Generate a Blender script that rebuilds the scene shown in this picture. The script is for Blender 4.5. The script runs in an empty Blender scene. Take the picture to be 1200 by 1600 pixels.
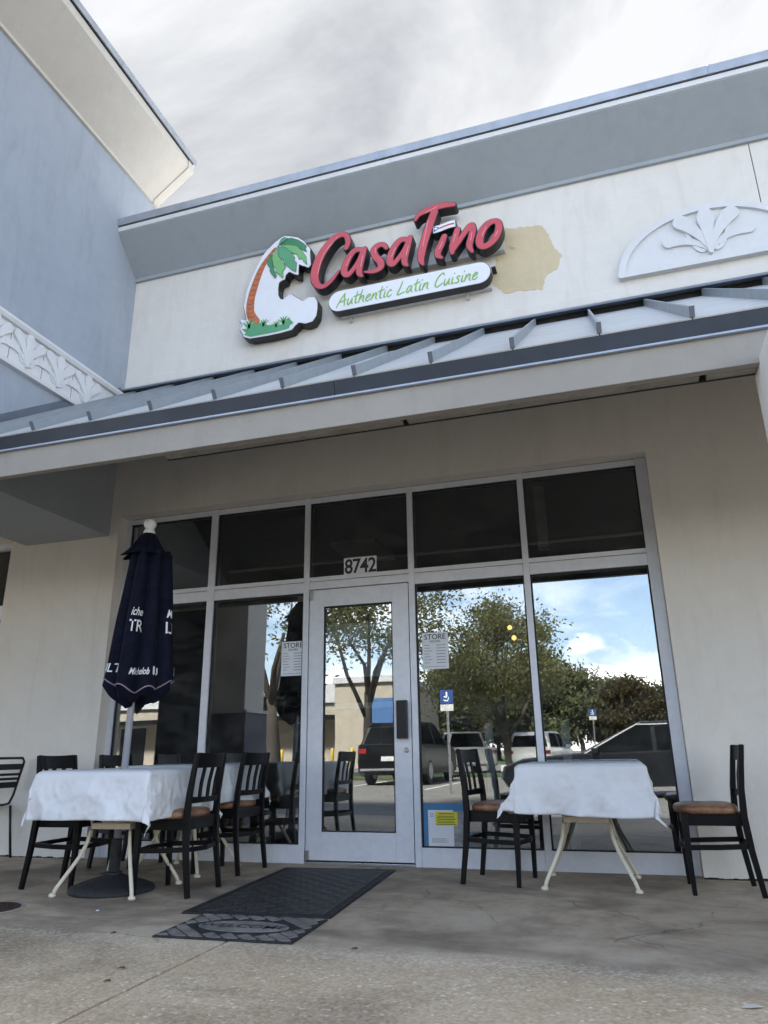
import bpy, bmesh, math, random
import numpy as np
from mathutils import Vector, Matrix, noise as mnoise
R = math.radians
random.seed(7)
SC = bpy.context.scene
COL = SC.collection

# ------------------------------------------------------------------ camera
cam = bpy.data.cameras.new('camera')
cam_o = bpy.data.objects.new('camera', cam); COL.objects.link(cam_o)
cam.sensor_fit = 'VERTICAL'; cam.sensor_height = 24.0
cam.lens = 24.0 * 1132.257 / 1600.0
cam.clip_start = 0.05; cam.clip_end = 2000
CR = Vector((0.95353456, 0.30093947, -0.01439729)); CU = Vector((0.10770506, -0.29585831, 0.94914039))
CF = Vector((-0.28137424, 0.90658882, 0.31452383))
cam_o.matrix_world = Matrix(((CR.x, CU.x, -CF.x, 2.5568), (CR.y, CU.y, -CF.y, -5.9197), (CR.z, CU.z, -CF.z, 0.84304), (0, 0, 0, 1)))
SC.camera = cam_o

# ------------------------------------------------------------------ world: clear sky to the south, cloud deck over the roof
SUN_EL, SUN_AZ = 50.0, -14.0          # the sun stands behind the shop (+y), a little to the left
wd = bpy.data.worlds.new('World'); SC.world = wd; wd.use_nodes = True
wn = wd.node_tree; wn.nodes.clear()
def WN(t, **k):
    n = wn.nodes.new(t)
    for a, b in k.items(): setattr(n, a, b)
    return n
def wl(a, b): wn.links.new(a, b)
def wmath(op, a, b=None, c=None, clamp=False):
    n = WN('ShaderNodeMath', operation=op); n.use_clamp = clamp
    for i, v in enumerate((a, b, c)):
        if v is None: continue
        if hasattr(v, 'node'): wl(v, n.inputs[i])
        else: n.inputs[i].default_value = v
    return n.outputs[0]
w_out = WN('ShaderNodeOutputWorld'); w_bg = WN('ShaderNodeBackground'); wl(w_bg.outputs[0], w_out.inputs[0])
w_bg.inputs['Strength'].default_value = 0.13
sky = WN('ShaderNodeTexSky', sky_type='NISHITA'); sky.sun_disc = False
sky.sun_elevation = R(SUN_EL); sky.sun_rotation = R(SUN_AZ); sky.air_density = 1.0; sky.dust_density = 2.0; sky.ozone_density = 1.0
w_tc = WN('ShaderNodeTexCoord'); w_sep = WN('ShaderNodeSeparateXYZ'); wl(w_tc.outputs['Generated'], w_sep.inputs[0])
dx, dy, dz = w_sep.outputs
den = wmath('ADD', wmath('MAXIMUM', dz, 0.0), 0.22)
cx = wmath('DIVIDE', dx, den); cy = wmath('DIVIDE', dy, den)
w_cmb = WN('ShaderNodeCombineXYZ'); wl(cx, w_cmb.inputs[0]); wl(cy, w_cmb.inputs[1])
def wnoise(scale, detail, rough, off, dist=0.0):
    m = WN('ShaderNodeMapping'); m.inputs['Location'].default_value = off
    wl(w_cmb.outputs[0], m.inputs[0])
    n = WN('ShaderNodeTexNoise'); n.inputs['Scale'].default_value = scale; n.inputs['Detail'].default_value = detail
    n.inputs['Roughness'].default_value = rough; n.inputs['Distortion'].default_value = dist; wl(m.outputs[0], n.inputs['Vector'])
    return n.outputs['Fac']
def wramp(v, stops):
    r = WN('ShaderNodeValToRGB'); wl(v, r.inputs[0]); el = r.color_ramp.elements
    while len(el) < len(stops): el.new(0.5)
    for e, (p, c) in zip(el, stops): e.position = p; e.color = (*c, 1) if len(c) == 3 else c
    return r.outputs[0]
n1 = wnoise(1.15, 7, 0.52, (3.1, 1.7, 0), 0.3); n2 = wnoise(2.3, 9, 0.60, (8.3, 4.4, 2), 0.45)
deck = wmath('SUBTRACT', wmath('ADD', wmath('MULTIPLY', dy, 1.5), wmath('MULTIPLY', n1, 0.9)), 0.28)          # cloud deck closes towards +y
deck = wramp(deck, [(0.14, (0, 0, 0)), (0.50, (1, 1, 1))])
# cumulus bank low over the far side of the lot
n3m = WN('ShaderNodeMapping'); n3m.inputs['Scale'].default_value = (1, 1, 1.6); wl(w_tc.outputs['Generated'], n3m.inputs[0])
n3 = WN('ShaderNodeTexNoise'); n3.inputs['Scale'].default_value = 6.5; n3.inputs['Detail'].default_value = 8; n3.inputs['Roughness'].default_value = 0.55
wl(n3m.outputs[0], n3.inputs['Vector'])
bank = wmath('SUBTRACT', wmath('MULTIPLY', n3.outputs['Fac'], 0.275), wmath('ADD', dz, 0.02))
bank = wramp(bank, [(0.02, (0, 0, 0)), (0.055, (1, 1, 1))])
shade = wramp(n2, [(0.32, (0.98, 1.02, 1.11)), (0.46, (1.38, 1.42, 1.49)), (0.62, (1.85, 1.88, 1.93))])
wisp = wmath('MULTIPLY', wramp(wmath('MULTIPLY', n1, n2), [(0.22, (0.05, 0.05, 0.05)), (0.40, (0.60, 0.60, 0.60))]), wramp(dz, [(0.1, (1, 1, 1)), (0.85, (0.25, 0.25, 0.25))]))
lit = wramp(n3.outputs['Fac'], [(0.35, (8.2, 8.0, 7.8)), (0.6, (12.0, 11.6, 10.9))])
def wmixc(f, a, b):
    m = WN('ShaderNodeMix', data_type='RGBA'); wl(f, m.inputs[0]); wl(a, m.inputs[6]); wl(b, m.inputs[7]); return m.outputs[2]
w_sky = WN('ShaderNodeMix', data_type='RGBA', blend_type='MULTIPLY'); w_sky.inputs[0].default_value = 1.0
wl(sky.outputs[0], w_sky.inputs[6]); w_sky.inputs[7].default_value = (1.0, 1.0, 1.0, 1)
base = wmixc(wisp, w_sky.outputs[2], lit)          # thin wisps
base = wmixc(bank, base, lit)                       # sunlit cumulus bank
wl(wmixc(deck, base, shade), w_bg.inputs['Color'])  # shaded cloud deck

# ------------------------------------------------------------------ sun (veiled by cloud)
sl = bpy.data.lights.new('sun', 'SUN'); sl.energy = 5.0; sl.angle = R(8); sl.color = (1.0, 0.95, 0.88)
so = bpy.data.objects.new('sun', sl); COL.objects.link(so)
so.rotation_euler = (-(R(90 - SUN_EL)), 0, R(-SUN_AZ)); so.location = (0, 20, 30)

# ------------------------------------------------------------------ exposure
SC.view_settings.view_transform = 'Standard'; SC.view_settings.look = 'None'
SC.view_settings.exposure = 2.0; SC.view_settings.gamma = 1.0; SC.view_settings.use_curve_mapping = False
SC.render.engine = 'CYCLES'
try:
    SC.cycles.use_denoising = True; SC.cycles.max_bounces = 8; SC.cycles.diffuse_bounces = 6; SC.cycles.transparent_max_bounces = 8; SC.cycles.use_adaptive_sampling = True; SC.cycles.adaptive_threshold = 0.02
    SC.cycles.sample_clamp_indirect = 6.0; SC.cycles.caustics_reflective = False; SC.cycles.caustics_refractive = False
except Exception: pass

# ================================================================== materials
class Nt:
    def __init__(s, m):
        m.use_nodes = True; s.t = m.node_tree; s.t.nodes.clear()
        s.out = s.n('ShaderNodeOutputMaterial'); s.b = s.n('ShaderNodeBsdfPrincipled'); s.l(s.b.outputs[0], s.out.inputs[0])
        s.co = s.n('ShaderNodeTexCoord').outputs['Object']
    def n(s, t, **k):
        x = s.t.nodes.new(t)
        for a, b in k.items(): setattr(x, a, b)
        return x
    def l(s, a, b): s.t.links.new(a, b)
    def mp(s, scale=(1, 1, 1), loc=(0, 0, 0), rot=(0, 0, 0)):
        m = s.n('ShaderNodeMapping'); m.inputs['Scale'].default_value = scale; m.inputs['Location'].default_value = loc; m.inputs['Rotation'].default_value = rot
        s.l(s.co, m.inputs[0]); return m.outputs[0]
    def noise(s, scale, detail=4, rough=0.55, vec=None, dist=0.0):
        x = s.n('ShaderNodeTexNoise'); x.inputs['Scale'].default_value = scale; x.inputs['Detail'].default_value = detail
        x.inputs['Roughness'].default_value = rough; x.inputs['Distortion'].default_value = dist
        s.l(vec if vec is not None else s.co, x.inputs['Vector']); return x.outputs['Fac']
    def voro(s, scale, feature='F1', vec=None):
        x = s.n('ShaderNodeTexVoronoi', feature=feature); x.inputs['Scale'].default_value = scale
        s.l(vec if vec is not None else s.co, x.inputs['Vector']); return x
    def ramp(s, v, stops):
        r = s.n('ShaderNodeValToRGB'); s.l(v, r.inputs[0]); el = r.color_ramp.elements
        while len(el) < len(stops): el.new(0.5)
        for e, (p, c) in zip(el, stops): e.position = p; e.color = (*c, 1) if len(c) == 3 else c
        return r.outputs[0]
    def mix(s, f, a, b, mode='MIX'):
        m = s.n('ShaderNodeMix', data_type='RGBA', blend_type=mode)
        for i, v in ((0, f), (6, a), (7, b)):
            if hasattr(v, 'node'): s.l(v, m.inputs[i])
            else: m.inputs[i].default_value = v if i == 0 else ((*v, 1) if len(v) == 3 else v)
        return m.outputs[2]
    def math(s, op, a, b=None, clamp=False):
        m = s.n('ShaderNodeMath', operation=op); m.use_clamp = clamp
        for i, v in enumerate((a, b)):
            if v is None: continue
            if hasattr(v, 'node'): s.l(v, m.inputs[i])
            else: m.inputs[i].default_value = v
        return m.outputs[0]
    def bump(s, h, strength=0.2, dist=0.01, prev=None):
        b = s.n('ShaderNodeBump'); b.inputs['Strength'].default_value = strength; b.inputs['Distance'].default_value = dist
        s.l(h, b.inputs['Height'])
        if prev is not None: s.l(prev, b.inputs['Normal'])
        return b.outputs[0]
    def set(s, **k):
        for a, v in k.items():
            i = s.b.inputs[a.replace('_', ' ')]
            if hasattr(v, 'node'): s.l(v, i)
            else: i.default_value = (*v, 1) if isinstance(v, tuple) and len(v) == 3 else v
M = {}
def newmat(name): m = bpy.data.materials.new(name); M[name] = m; return Nt(m)
def simple(name, col, rough=0.6, metal=0.0, var=0.15, vs=6.0, bs=0.0, bscale=60.0, spec=0.5, coat=0.0):
    t = newmat(name)
    c2 = tuple(v * (1 - var) for v in col); c3 = tuple(min(1, v * (1 + var * 0.6)) for v in col)
    n = t.noise(vs, 6, 0.6)
    t.set(Base_Color=t.ramp(n, [(0.3, c2), (0.7, c3)]), Metallic=metal, Specular_IOR_Level=spec)
    t.set(Roughness=t.ramp(t.noise(vs * 2.3, 4), [(0.3, (rough * 0.85,) * 3), (0.7, (min(1, rough * 1.15),) * 3)]))
    if coat: t.set(Coat_Weight=coat, Coat_Roughness=0.06)
    if bs: t.set(Normal=t.bump(t.noise(bscale, 5, 0.6), bs, 0.01))
    return M[name]

def stucco(name, a, b, stain, dirt=0.35, bump=0.18):
    t = newmat(name)
    big = t.noise(0.9, 6, 0.6); mid = t.noise(7.0, 6, 0.65)
    streak = t.noise(2.2, 6, 0.6, t.mp((3.0, 3.0, 0.55)), 0.8)
    c = t.ramp(t.math('ADD', t.math('MULTIPLY', big, 0.6), t.math('MULTIPLY', mid, 0.4)), [(0.35, a), (0.65, b)])
    c = t.mix(t.math('MULTIPLY', t.ramp(streak, [(0.5, (0, 0, 0)), (0.78, (1, 1, 1))]), dirt), c, stain)
    spots = t.ramp(t.noise(38, 3, 0.5), [(0.70, (0, 0, 0)), (0.76, (1, 1, 1))])
    c = t.mix(t.math('MULTIPLY', spots, 0.22), c, stain)
    t.set(Base_Color=c, Roughness=0.88, Specular_IOR_Level=0.25)
    t.set(Normal=t.bump(t.noise(95, 5, 0.7), bump * 2.0, 0.006, t.bump(t.noise(11, 5, 0.65, None, 0.6), 0.22, 0.012, t.bump(t.noise(2.4, 4, 0.6), 0.14, 0.03))))
stucco('stucco_cream', (0.67, 0.645, 0.60), (0.735, 0.71, 0.67), (0.50, 0.455, 0.395), 0.3)
stucco('beam_taupe', (0.315, 0.295, 0.265), (0.36, 0.34, 0.31), (0.26, 0.235, 0.205), 0.3)
stucco('stucco_blue', (0.315, 0.355, 0.41), (0.365, 0.405, 0.46), (0.24, 0.27, 0.315), 0.4)
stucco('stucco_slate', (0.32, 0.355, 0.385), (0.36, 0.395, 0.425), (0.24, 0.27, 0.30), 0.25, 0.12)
stucco('stucco_trim', (0.52, 0.495, 0.45), (0.58, 0.555, 0.51), (0.45, 0.40, 0.33), 0.25, 0.10)
stucco('ornament_white', (0.63, 0.64, 0.65), (0.70, 0.71, 0.72), (0.47, 0.48, 0.50), 0.2, 0.08)
stucco('wall_patch', (0.55, 0.455, 0.29), (0.64, 0.55, 0.39), (0.50, 0.43, 0.30), 0.55, 0.25)
stucco('stone_base', (0.10, 0.105, 0.12), (0.17, 0.175, 0.19), (0.07, 0.07, 0.08), 0.4, 0.5)
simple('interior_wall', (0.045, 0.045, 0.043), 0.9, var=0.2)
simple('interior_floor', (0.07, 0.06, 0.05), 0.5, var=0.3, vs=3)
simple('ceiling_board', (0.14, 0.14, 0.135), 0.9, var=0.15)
simple('coping_metal', (0.40, 0.43, 0.475), 0.42, 0.35, 0.18, 5, 0.05, 25)
simple('roof_metal', (0.55, 0.565, 0.565), 0.40, 0.25, 0.10, 3, 0.04, 9)
simple('rib_metal', (0.33, 0.37, 0.40), 0.42, 0.35, 0.12, 4)
simple('flashing', (0.17, 0.20, 0.245), 0.45, 0.35, 0.15, 4)
simple('fascia_metal', (0.030, 0.038, 0.054), 0.5, 0.2, 0.2, 3, 0.03, 12)
simple('lip_metal', (0.36, 0.41, 0.50), 0.45, 0.2, 0.12, 6)
simple('dark_gap', (0.012, 0.012, 0.012), 0.9)
simple('beam_underside', (0.27, 0.25, 0.22), 0.85, var=0.3, vs=9)
def framemat():
    t = newmat('frame_metal')
    n = t.noise(14, 5, 0.6); g = t.noise(220, 3, 0.6)
    c = t.ramp(t.math('ADD', t.math('MULTIPLY', n, 0.6), t.math('MULTIPLY', g, 0.4)), [(0.35, (0.62, 0.645, 0.71)), (0.65, (0.73, 0.75, 0.81))])
    w = t.ramp(t.noise(5, 8, 0.75), [(0.62, (0, 0, 0)), (0.75, (1, 1, 1))])
    t.set(Base_Color=t.mix(t.math('MULTIPLY', w, 0.25), c, (0.48, 0.49, 0.53)), Roughness=0.42, Metallic=0.15, Normal=t.bump(g, 0.04, 0.003))
framemat()
def glassmat(name, refl, tint):
    m = bpy.data.materials.new(name); M[name] = m; m.use_nodes = True; t = m.node_tree; t.nodes.clear()
    out = t.nodes.new('ShaderNodeOutputMaterial'); mx = t.nodes.new('ShaderNodeMixShader')
    tr = t.nodes.new('ShaderNodeBsdfTransparent'); tr.inputs[0].default_value = (*tint, 1)
    gl = t.nodes.new('ShaderNodeBsdfGlossy'); gl.inputs['Roughness'].default_value = 0.0; gl.inputs[0].default_value = (0.93, 0.96, 1.0, 1)
    fr = t.nodes.new('ShaderNodeFresnel'); fr.inputs[0].default_value = 1.5
    ad = t.nodes.new('ShaderNodeMath'); ad.operation = 'ADD'; ad.use_clamp = True; ad.inputs[1].default_value = refl
    t.links.new(fr.outputs[0], ad.inputs[0]); t.links.new(ad.outputs[0], mx.inputs[0])
    co = t.nodes.new('ShaderNodeTexCoord'); nz = t.nodes.new('ShaderNodeTexNoise'); nz.inputs['Scale'].default_value = 1.3; nz.inputs['Detail'].default_value = 1
    bp = t.nodes.new('ShaderNodeBump'); bp.inputs['Strength'].default_value = 0.03; bp.inputs['Distance'].default_value = 0.02
    t.links.new(co.outputs['Object'], nz.inputs[0]); t.links.new(nz.outputs[0], bp.inputs['Height']); t.links.new(bp.outputs[0], gl.inputs['Normal'])
    t.links.new(tr.outputs[0], mx.inputs[1]); t.links.new(gl.outputs[0], mx.inputs[2])
    # thin film of dust and wipe marks
    df = t.nodes.new('ShaderNodeBsdfDiffuse'); df.inputs[0].default_value = (0.75, 0.75, 0.73, 1)
    mp = t.nodes.new('ShaderNodeMapping'); mp.inputs['Scale'].default_value = (2.2, 1, 5.0); mp.inputs['Rotation'].default_value = (0, 0.5, 0); t.links.new(co.outputs['Object'], mp.inputs[0])
    dn = t.nodes.new('ShaderNodeTexNoise'); dn.inputs['Scale'].default_value = 1.6; dn.inputs['Detail'].default_value = 8; dn.inputs['Roughness'].default_value = 0.7; t.links.new(mp.outputs[0], dn.inputs[0])
    dr_ = t.nodes.new('ShaderNodeMapRange'); dr_.inputs[1].default_value = 0.42; dr_.inputs[2].default_value = 0.72; dr_.inputs[3].default_value = 0.004; dr_.inputs[4].default_value = 0.05; t.links.new(dn.outputs[0], dr_.inputs[0])
    m2 = t.nodes.new('ShaderNodeMixShader'); t.links.new(dr_.outputs[0], m2.inputs[0]); t.links.new(mx.outputs[0], m2.inputs[1]); t.links.new(df.outputs[0], m2.inputs[2]); t.links.new(m2.outputs[0], out.inputs[0])
glassmat('window_glass', 0.20, (0.80, 0.83, 0.82))
glassmat('car_glass', 0.12, (0.10, 0.12, 0.12))
simple('gasket', (0.01, 0.01, 0.011), 0.6)
simple('black_wood', (0.0032, 0.0032, 0.0038), 0.42, 0, 0.35, 14, 0.06, 50, 0.22)
def vinyl():
    t = newmat('tan_vinyl')
    n = t.noise(9, 7, 0.7); c = t.ramp(n, [(0.28, (0.09, 0.040, 0.020)), (0.5, (0.20, 0.090, 0.040)), (0.72, (0.33, 0.19, 0.11))])
    t.set(Base_Color=c, Roughness=0.38, Normal=t.bump(t.noise(90, 4), 0.12, 0.004))
vinyl()
def iron():
    t = newmat('cream_iron')
    r = t.ramp(t.noise(26, 6, 0.7), [(0.60, (0, 0, 0)), (0.70, (1, 1, 1))])
    t.set(Base_Color=t.mix(t.math('MULTIPLY', r, 0.8), (0.68, 0.62, 0.49), (0.22, 0.12, 0.06)), Roughness=0.55, Normal=t.bump(t.noise(70, 4), 0.2, 0.004))
iron()
def clothmat(name, a, b):
    t = newmat(name)
    n = t.noise(5, 6, 0.6); d = t.ramp(t.noise(3.3, 7, 0.7), [(0.55, (0, 0, 0)), (0.75, (1, 1, 1))])
    c = t.mix(t.math('MULTIPLY', d, 0.35), t.ramp(n, [(0.3, a), (0.7, b)]), tuple(v * 0.72 for v in a))
    cr = t.n('ShaderNodeTexNoise'); cr.noise_type = 'RIDGED_MULTIFRACTAL'; cr.inputs['Scale'].default_value = 3.5; cr.inputs['Detail'].default_value = 2
    t.l(t.co, cr.inputs['Vector'])
    nb = t.bump(cr.outputs['Fac'], 0.35, 0.006)
    t.set(Base_Color=c, Roughness=0.5, Specular_IOR_Level=0.4, Normal=t.bump(t.noise(240, 2), 0.06, 0.002, nb))
clothmat('white_cloth', (0.66, 0.67, 0.69), (0.74, 0.75, 0.77)); clothmat('pale_cloth', (0.58, 0.62, 0.64), (0.66, 0.70, 0.72))
simple('navy_fabric', (0.0028, 0.0045, 0.0145), 0.85, 0, 0.3, 8, 0.1, 300, 0.2)
simple('white_print', (0.75, 0.75, 0.76), 0.6, var=0.1)
simple('hem_grey', (0.28, 0.22, 0.28), 0.8)
simple('white_plastic', (0.72, 0.74, 0.76), 0.45)
simple('pole_grey', (0.42, 0.43, 0.46), 0.4, 0.3)
simple('base_black', (0.020, 0.021, 0.024), 0.75, 0, 0.35, 20, 0.3, 90)
simple('black_metal', (0.010, 0.010, 0.011), 0.4, 0.2)
simple('steel', (0.45, 0.45, 0.46), 0.3, 0.8)
simple('rubber_dark', (0.016, 0.016, 0.017), 0.72, 0, 0.4, 12, 0.2, 120)
simple('rubber_nub', (0.045, 0.044, 0.042), 0.5, 0, 0.5, 9)
simple('rubber_grey', (0.20, 0.185, 0.165), 0.8, 0, 0.5, 7, 0.3, 80)
simple('rust_iron', (0.055, 0.030, 0.020), 0.85, 0.2, 0.6, 18, 0.4, 60)
simple('leaf_litter', (0.10, 0.06, 0.03), 0.8, var=0.4)
simple('straw_litter', (0.55, 0.50, 0.42), 0.8)
simple('paper', (0.72, 0.75, 0.80), 0.7, var=0.05)
simple('ink', (0.03, 0.03, 0.035), 0.7)
simple('ink_grey', (0.28, 0.29, 0.31), 0.7)
simple('yellow_sticker', (0.72, 0.66, 0.04), 0.6, var=0.05)
simple('red_ink', (0.5, 0.05, 0.03), 0.6)
simple('blue_poster', (0.05, 0.20, 0.40), 0.5, var=0.2)
simple('grey_poster', (0.30, 0.31, 0.33), 0.6, var=0.6, vs=14)
simple('poster_pale', (0.66, 0.74, 0.84), 0.5, var=0.12, vs=4)
simple('sign_red', (0.56, 0.075, 0.095), 0.35, 0, 0.10, 5)
simple('sign_pink', (0.72, 0.30, 0.32), 0.4, var=0.05)
simple('sign_black', (0.008, 0.008, 0.009), 0.4, var=0.3)
simple('sign_white', (0.76, 0.78, 0.82), 0.35, var=0.04)
simple('sign_green', (0.24, 0.44, 0.10), 0.4, var=0.1)
simple('raceway_grey', (0.50, 0.50, 0.50), 0.5, 0.1, 0.12)
simple('palm_trunk', (0.50, 0.15, 0.06), 0.45, var=0.2, vs=12)
simple('palm_dark', (0.045, 0.23, 0.10), 0.45, var=0.1)
simple('palm_mid', (0.09, 0.33, 0.17), 0.45, var=0.1)
simple('palm_light', (0.17, 0.45, 0.16), 0.45, var=0.1)
simple('flag_blue', (0.05, 0.09, 0.32), 0.4)
simple('asphalt', (0.16, 0.15, 0.132), 0.9, 0, 0.3, 4, 0.4, 90)
simple('road_paint', (0.70, 0.70, 0.68), 0.7, var=0.25, vs=10)
simple('kerb_concrete', (0.33, 0.31, 0.28), 0.9, 0, 0.2, 6, 0.2, 60)
simple('grass_green', (0.06, 0.085, 0.03), 0.9, 0, 0.4, 8, 0.5, 60)
simple('bark', (0.055, 0.044, 0.034), 0.95, 0, 0.35, 10, 0.6, 40)
def leafmat(name, a, b):
    t = newmat(name); t.set(Base_Color=t.ramp(t.noise(1.1, 4, 0.7), [(0.3, a), (0.7, b)]), Roughness=0.65, Specular_IOR_Level=0.3)
    tr = t.n('ShaderNodeBsdfTranslucent'); t.l(t.b.inputs['Base Color'].links[0].from_socket, tr.inputs[0]); mx = t.n('ShaderNodeMixShader'); mx.inputs[0].default_value = 0.5
    t.l(t.b.outputs[0], mx.inputs[1]); t.l(tr.outputs[0], mx.inputs[2]); t.l(mx.outputs[0], t.out.inputs[0])
leafmat('leaf_olive', (0.15, 0.155, 0.06), (0.235, 0.235, 0.105)); leafmat('leaf_dark', (0.07, 0.085, 0.035), (0.12, 0.135, 0.055))
leafmat('leaf_autumn', (0.06, 0.055, 0.025), (0.13, 0.10, 0.045))
simple('bldg_cream', (0.38, 0.34, 0.27), 0.9, 0, 0.12, 2)
simple('bldg_white', (0.50, 0.51, 0.52), 0.9, 0, 0.1, 2)
simple('bldg_blue', (0.05, 0.13, 0.30), 0.7)
simple('bldg_dark', (0.008, 0.009, 0.010), 0.12, spec=0.25)
simple('bollard_yellow', (0.62, 0.42, 0.03), 0.6)
simple('sign_blue', (0.015, 0.06, 0.22), 0.6)
simple('sign_stop', (0.35, 0.03, 0.03), 0.5)
simple('paint_black', (0.006, 0.006, 0.007), 0.2, 0.0, spec=0.12, coat=0.12)
simple('paint_charcoal', (0.012, 0.013, 0.015), 0.2, 0.0, spec=0.2, coat=0.3)
simple('paint_white', (0.72, 0.72, 0.72), 0.3, 0, 0.05, coat=1.0)
simple('tyre', (0.012, 0.012, 0.012), 0.85)
simple('tail_red', (0.25, 0.01, 0.01), 0.25, coat=1.0)
simple('car_window', (0.006, 0.007, 0.008), 0.3, spec=0.0)
simple('plate_white', (0.6, 0.6, 0.58), 0.5)

def concrete(name):
    t = newmat(name)
    sp_ = t.n('ShaderNodeSeparateXYZ'); t.l(t.co, sp_.inputs[0])
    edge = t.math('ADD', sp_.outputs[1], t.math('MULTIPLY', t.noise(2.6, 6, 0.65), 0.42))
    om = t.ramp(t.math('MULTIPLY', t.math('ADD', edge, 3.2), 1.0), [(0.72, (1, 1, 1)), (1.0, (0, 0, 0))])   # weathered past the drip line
    drip = t.ramp(t.math('ADD', t.math('MULTIPLY', sp_.outputs[1], 2.0), t.math('ADD', 5.2, t.math('MULTIPLY', t.noise(3.0, 5, 0.6), 0.5))), [(0.12, (0, 0, 0)), (0.45, (1, 1, 1)), (0.78, (0, 0, 0))])
    big = t.noise(0.8, 7, 0.65, None, 0.4); mid = t.noise(4.5, 7, 0.7); fine = t.noise(140, 4, 0.6)
    bm2 = t.math('ADD', t.math('MULTIPLY', big, 0.55), t.math('MULTIPLY', mid, 0.45))
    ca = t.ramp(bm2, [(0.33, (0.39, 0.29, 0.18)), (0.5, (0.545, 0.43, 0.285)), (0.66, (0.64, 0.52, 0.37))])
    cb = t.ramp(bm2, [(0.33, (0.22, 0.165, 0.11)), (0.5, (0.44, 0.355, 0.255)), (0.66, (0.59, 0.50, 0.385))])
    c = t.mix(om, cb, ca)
    # dark spill stains, rusty streaks, scuffs
    st = t.ramp(t.noise(0.65, 6, 0.62, t.mp((1.0, 1.7, 1), (4.2, 1.1, 0)), 0.6), [(0.50, (0, 0, 0)), (0.66, (1, 1, 1))])
    c = t.mix(t.math('MULTIPLY', st, 0.72), c, (0.085, 0.068, 0.052))
    ru = t.ramp(t.noise(1.3, 7, 0.72, t.mp((0.8, 3.2, 1), (1.3, 7.7, 0)), 0.8), [(0.60, (0, 0, 0)), (0.74, (1, 1, 1))])
    c = t.mix(t.math('MULTIPLY', ru, 0.6), c, (0.15, 0.075, 0.032))
    sc = t.ramp(t.noise(9, 3, 0.5, t.mp((1.0, 6.0, 1), (0, 0, 0), (0, 0, 0.5))), [(0.66, (0, 0, 0)), (0.74, (1, 1, 1))])
    c = t.mix(t.math('MULTIPLY', sc, 0.10), c, (0.5, 0.47, 0.42))
    gs = t.voro(5.5, 'F1'); gate2 = t.ramp(gs.outputs['Color'], [(0.62, (0, 0, 0)), (0.66, (1, 1, 1))])
    gum = t.math('MULTIPLY', t.ramp(gs.outputs['Distance'], [(0.05, (1, 1, 1)), (0.085, (0, 0, 0))]), gate2)
    c = t.mix(t.math('MULTIPLY', gum, 0.45), c, (0.10, 0.085, 0.07))
    # hairline cracks
    wv = t.n('ShaderNodeTexNoise'); wv.inputs['Scale'].default_value = 3.0; wv.inputs['Detail'].default_value = 5; t.l(t.co, wv.inputs['Vector'])
    va = t.n('ShaderNodeVectorMath', operation='MULTIPLY_ADD'); t.l(wv.outputs['Color'], va.inputs[0]); va.inputs[1].default_value = (0.35, 0.35, 0.0); t.l(t.co, va.inputs[2])
    vo = t.voro(1.15, 'DISTANCE_TO_EDGE', va.outputs[0])
    ck = t.ramp(vo.outputs['Distance'], [(0.0, (1, 1, 1)), (0.006, (0, 0, 0))])
    gate = t.ramp(t.noise(0.9, 3, 0.5, t.mp((1, 1, 1), (9, 3, 0))), [(0.52, (0, 0, 0)), (0.6, (1, 1, 1))])
    ckg = t.math('MULTIPLY', ck, gate)
    c = t.mix(t.math('MULTIPLY', ckg, 0.75), c, (0.05, 0.04, 0.03))
    v = t.voro(72, 'F1'); cell = t.ramp(v.outputs['Color'], [(0.2, (0.27, 0.19, 0.11)), (0.6, (0.50, 0.385, 0.25)), (0.84, (0.61, 0.49, 0.345)), (0.95, (0.97, 0.90, 0.79))])
    c = t.mix(t.math('MULTIPLY', om, 0.42), c, cell)
    c = t.mix(t.math('MULTIPLY', drip, t.ramp(v.outputs['Color'], [(0.45, (0.05, 0.05, 0.05)), (0.70, (0.42, 0.42, 0.42))])), c, (0.80, 0.70, 0.53))
    hgt = t.math('ADD', t.math('MULTIPLY', t.math('SUBTRACT', 1.0, v.outputs['Distance']), om), t.math('MULTIPLY', fine, 0.25))
    n1 = t.bump(hgt, 0.55, 0.005); n2 = t.bump(mid, 0.2, 0.01, n1)
    ro = t.ramp(st, [(0.0, (0.82,) * 3), (1.0, (0.62,) * 3)])
    t.set(Base_Color=c, Roughness=ro, Specular_IOR_Level=0.4, Normal=n2)
concrete('concrete_walk')

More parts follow.
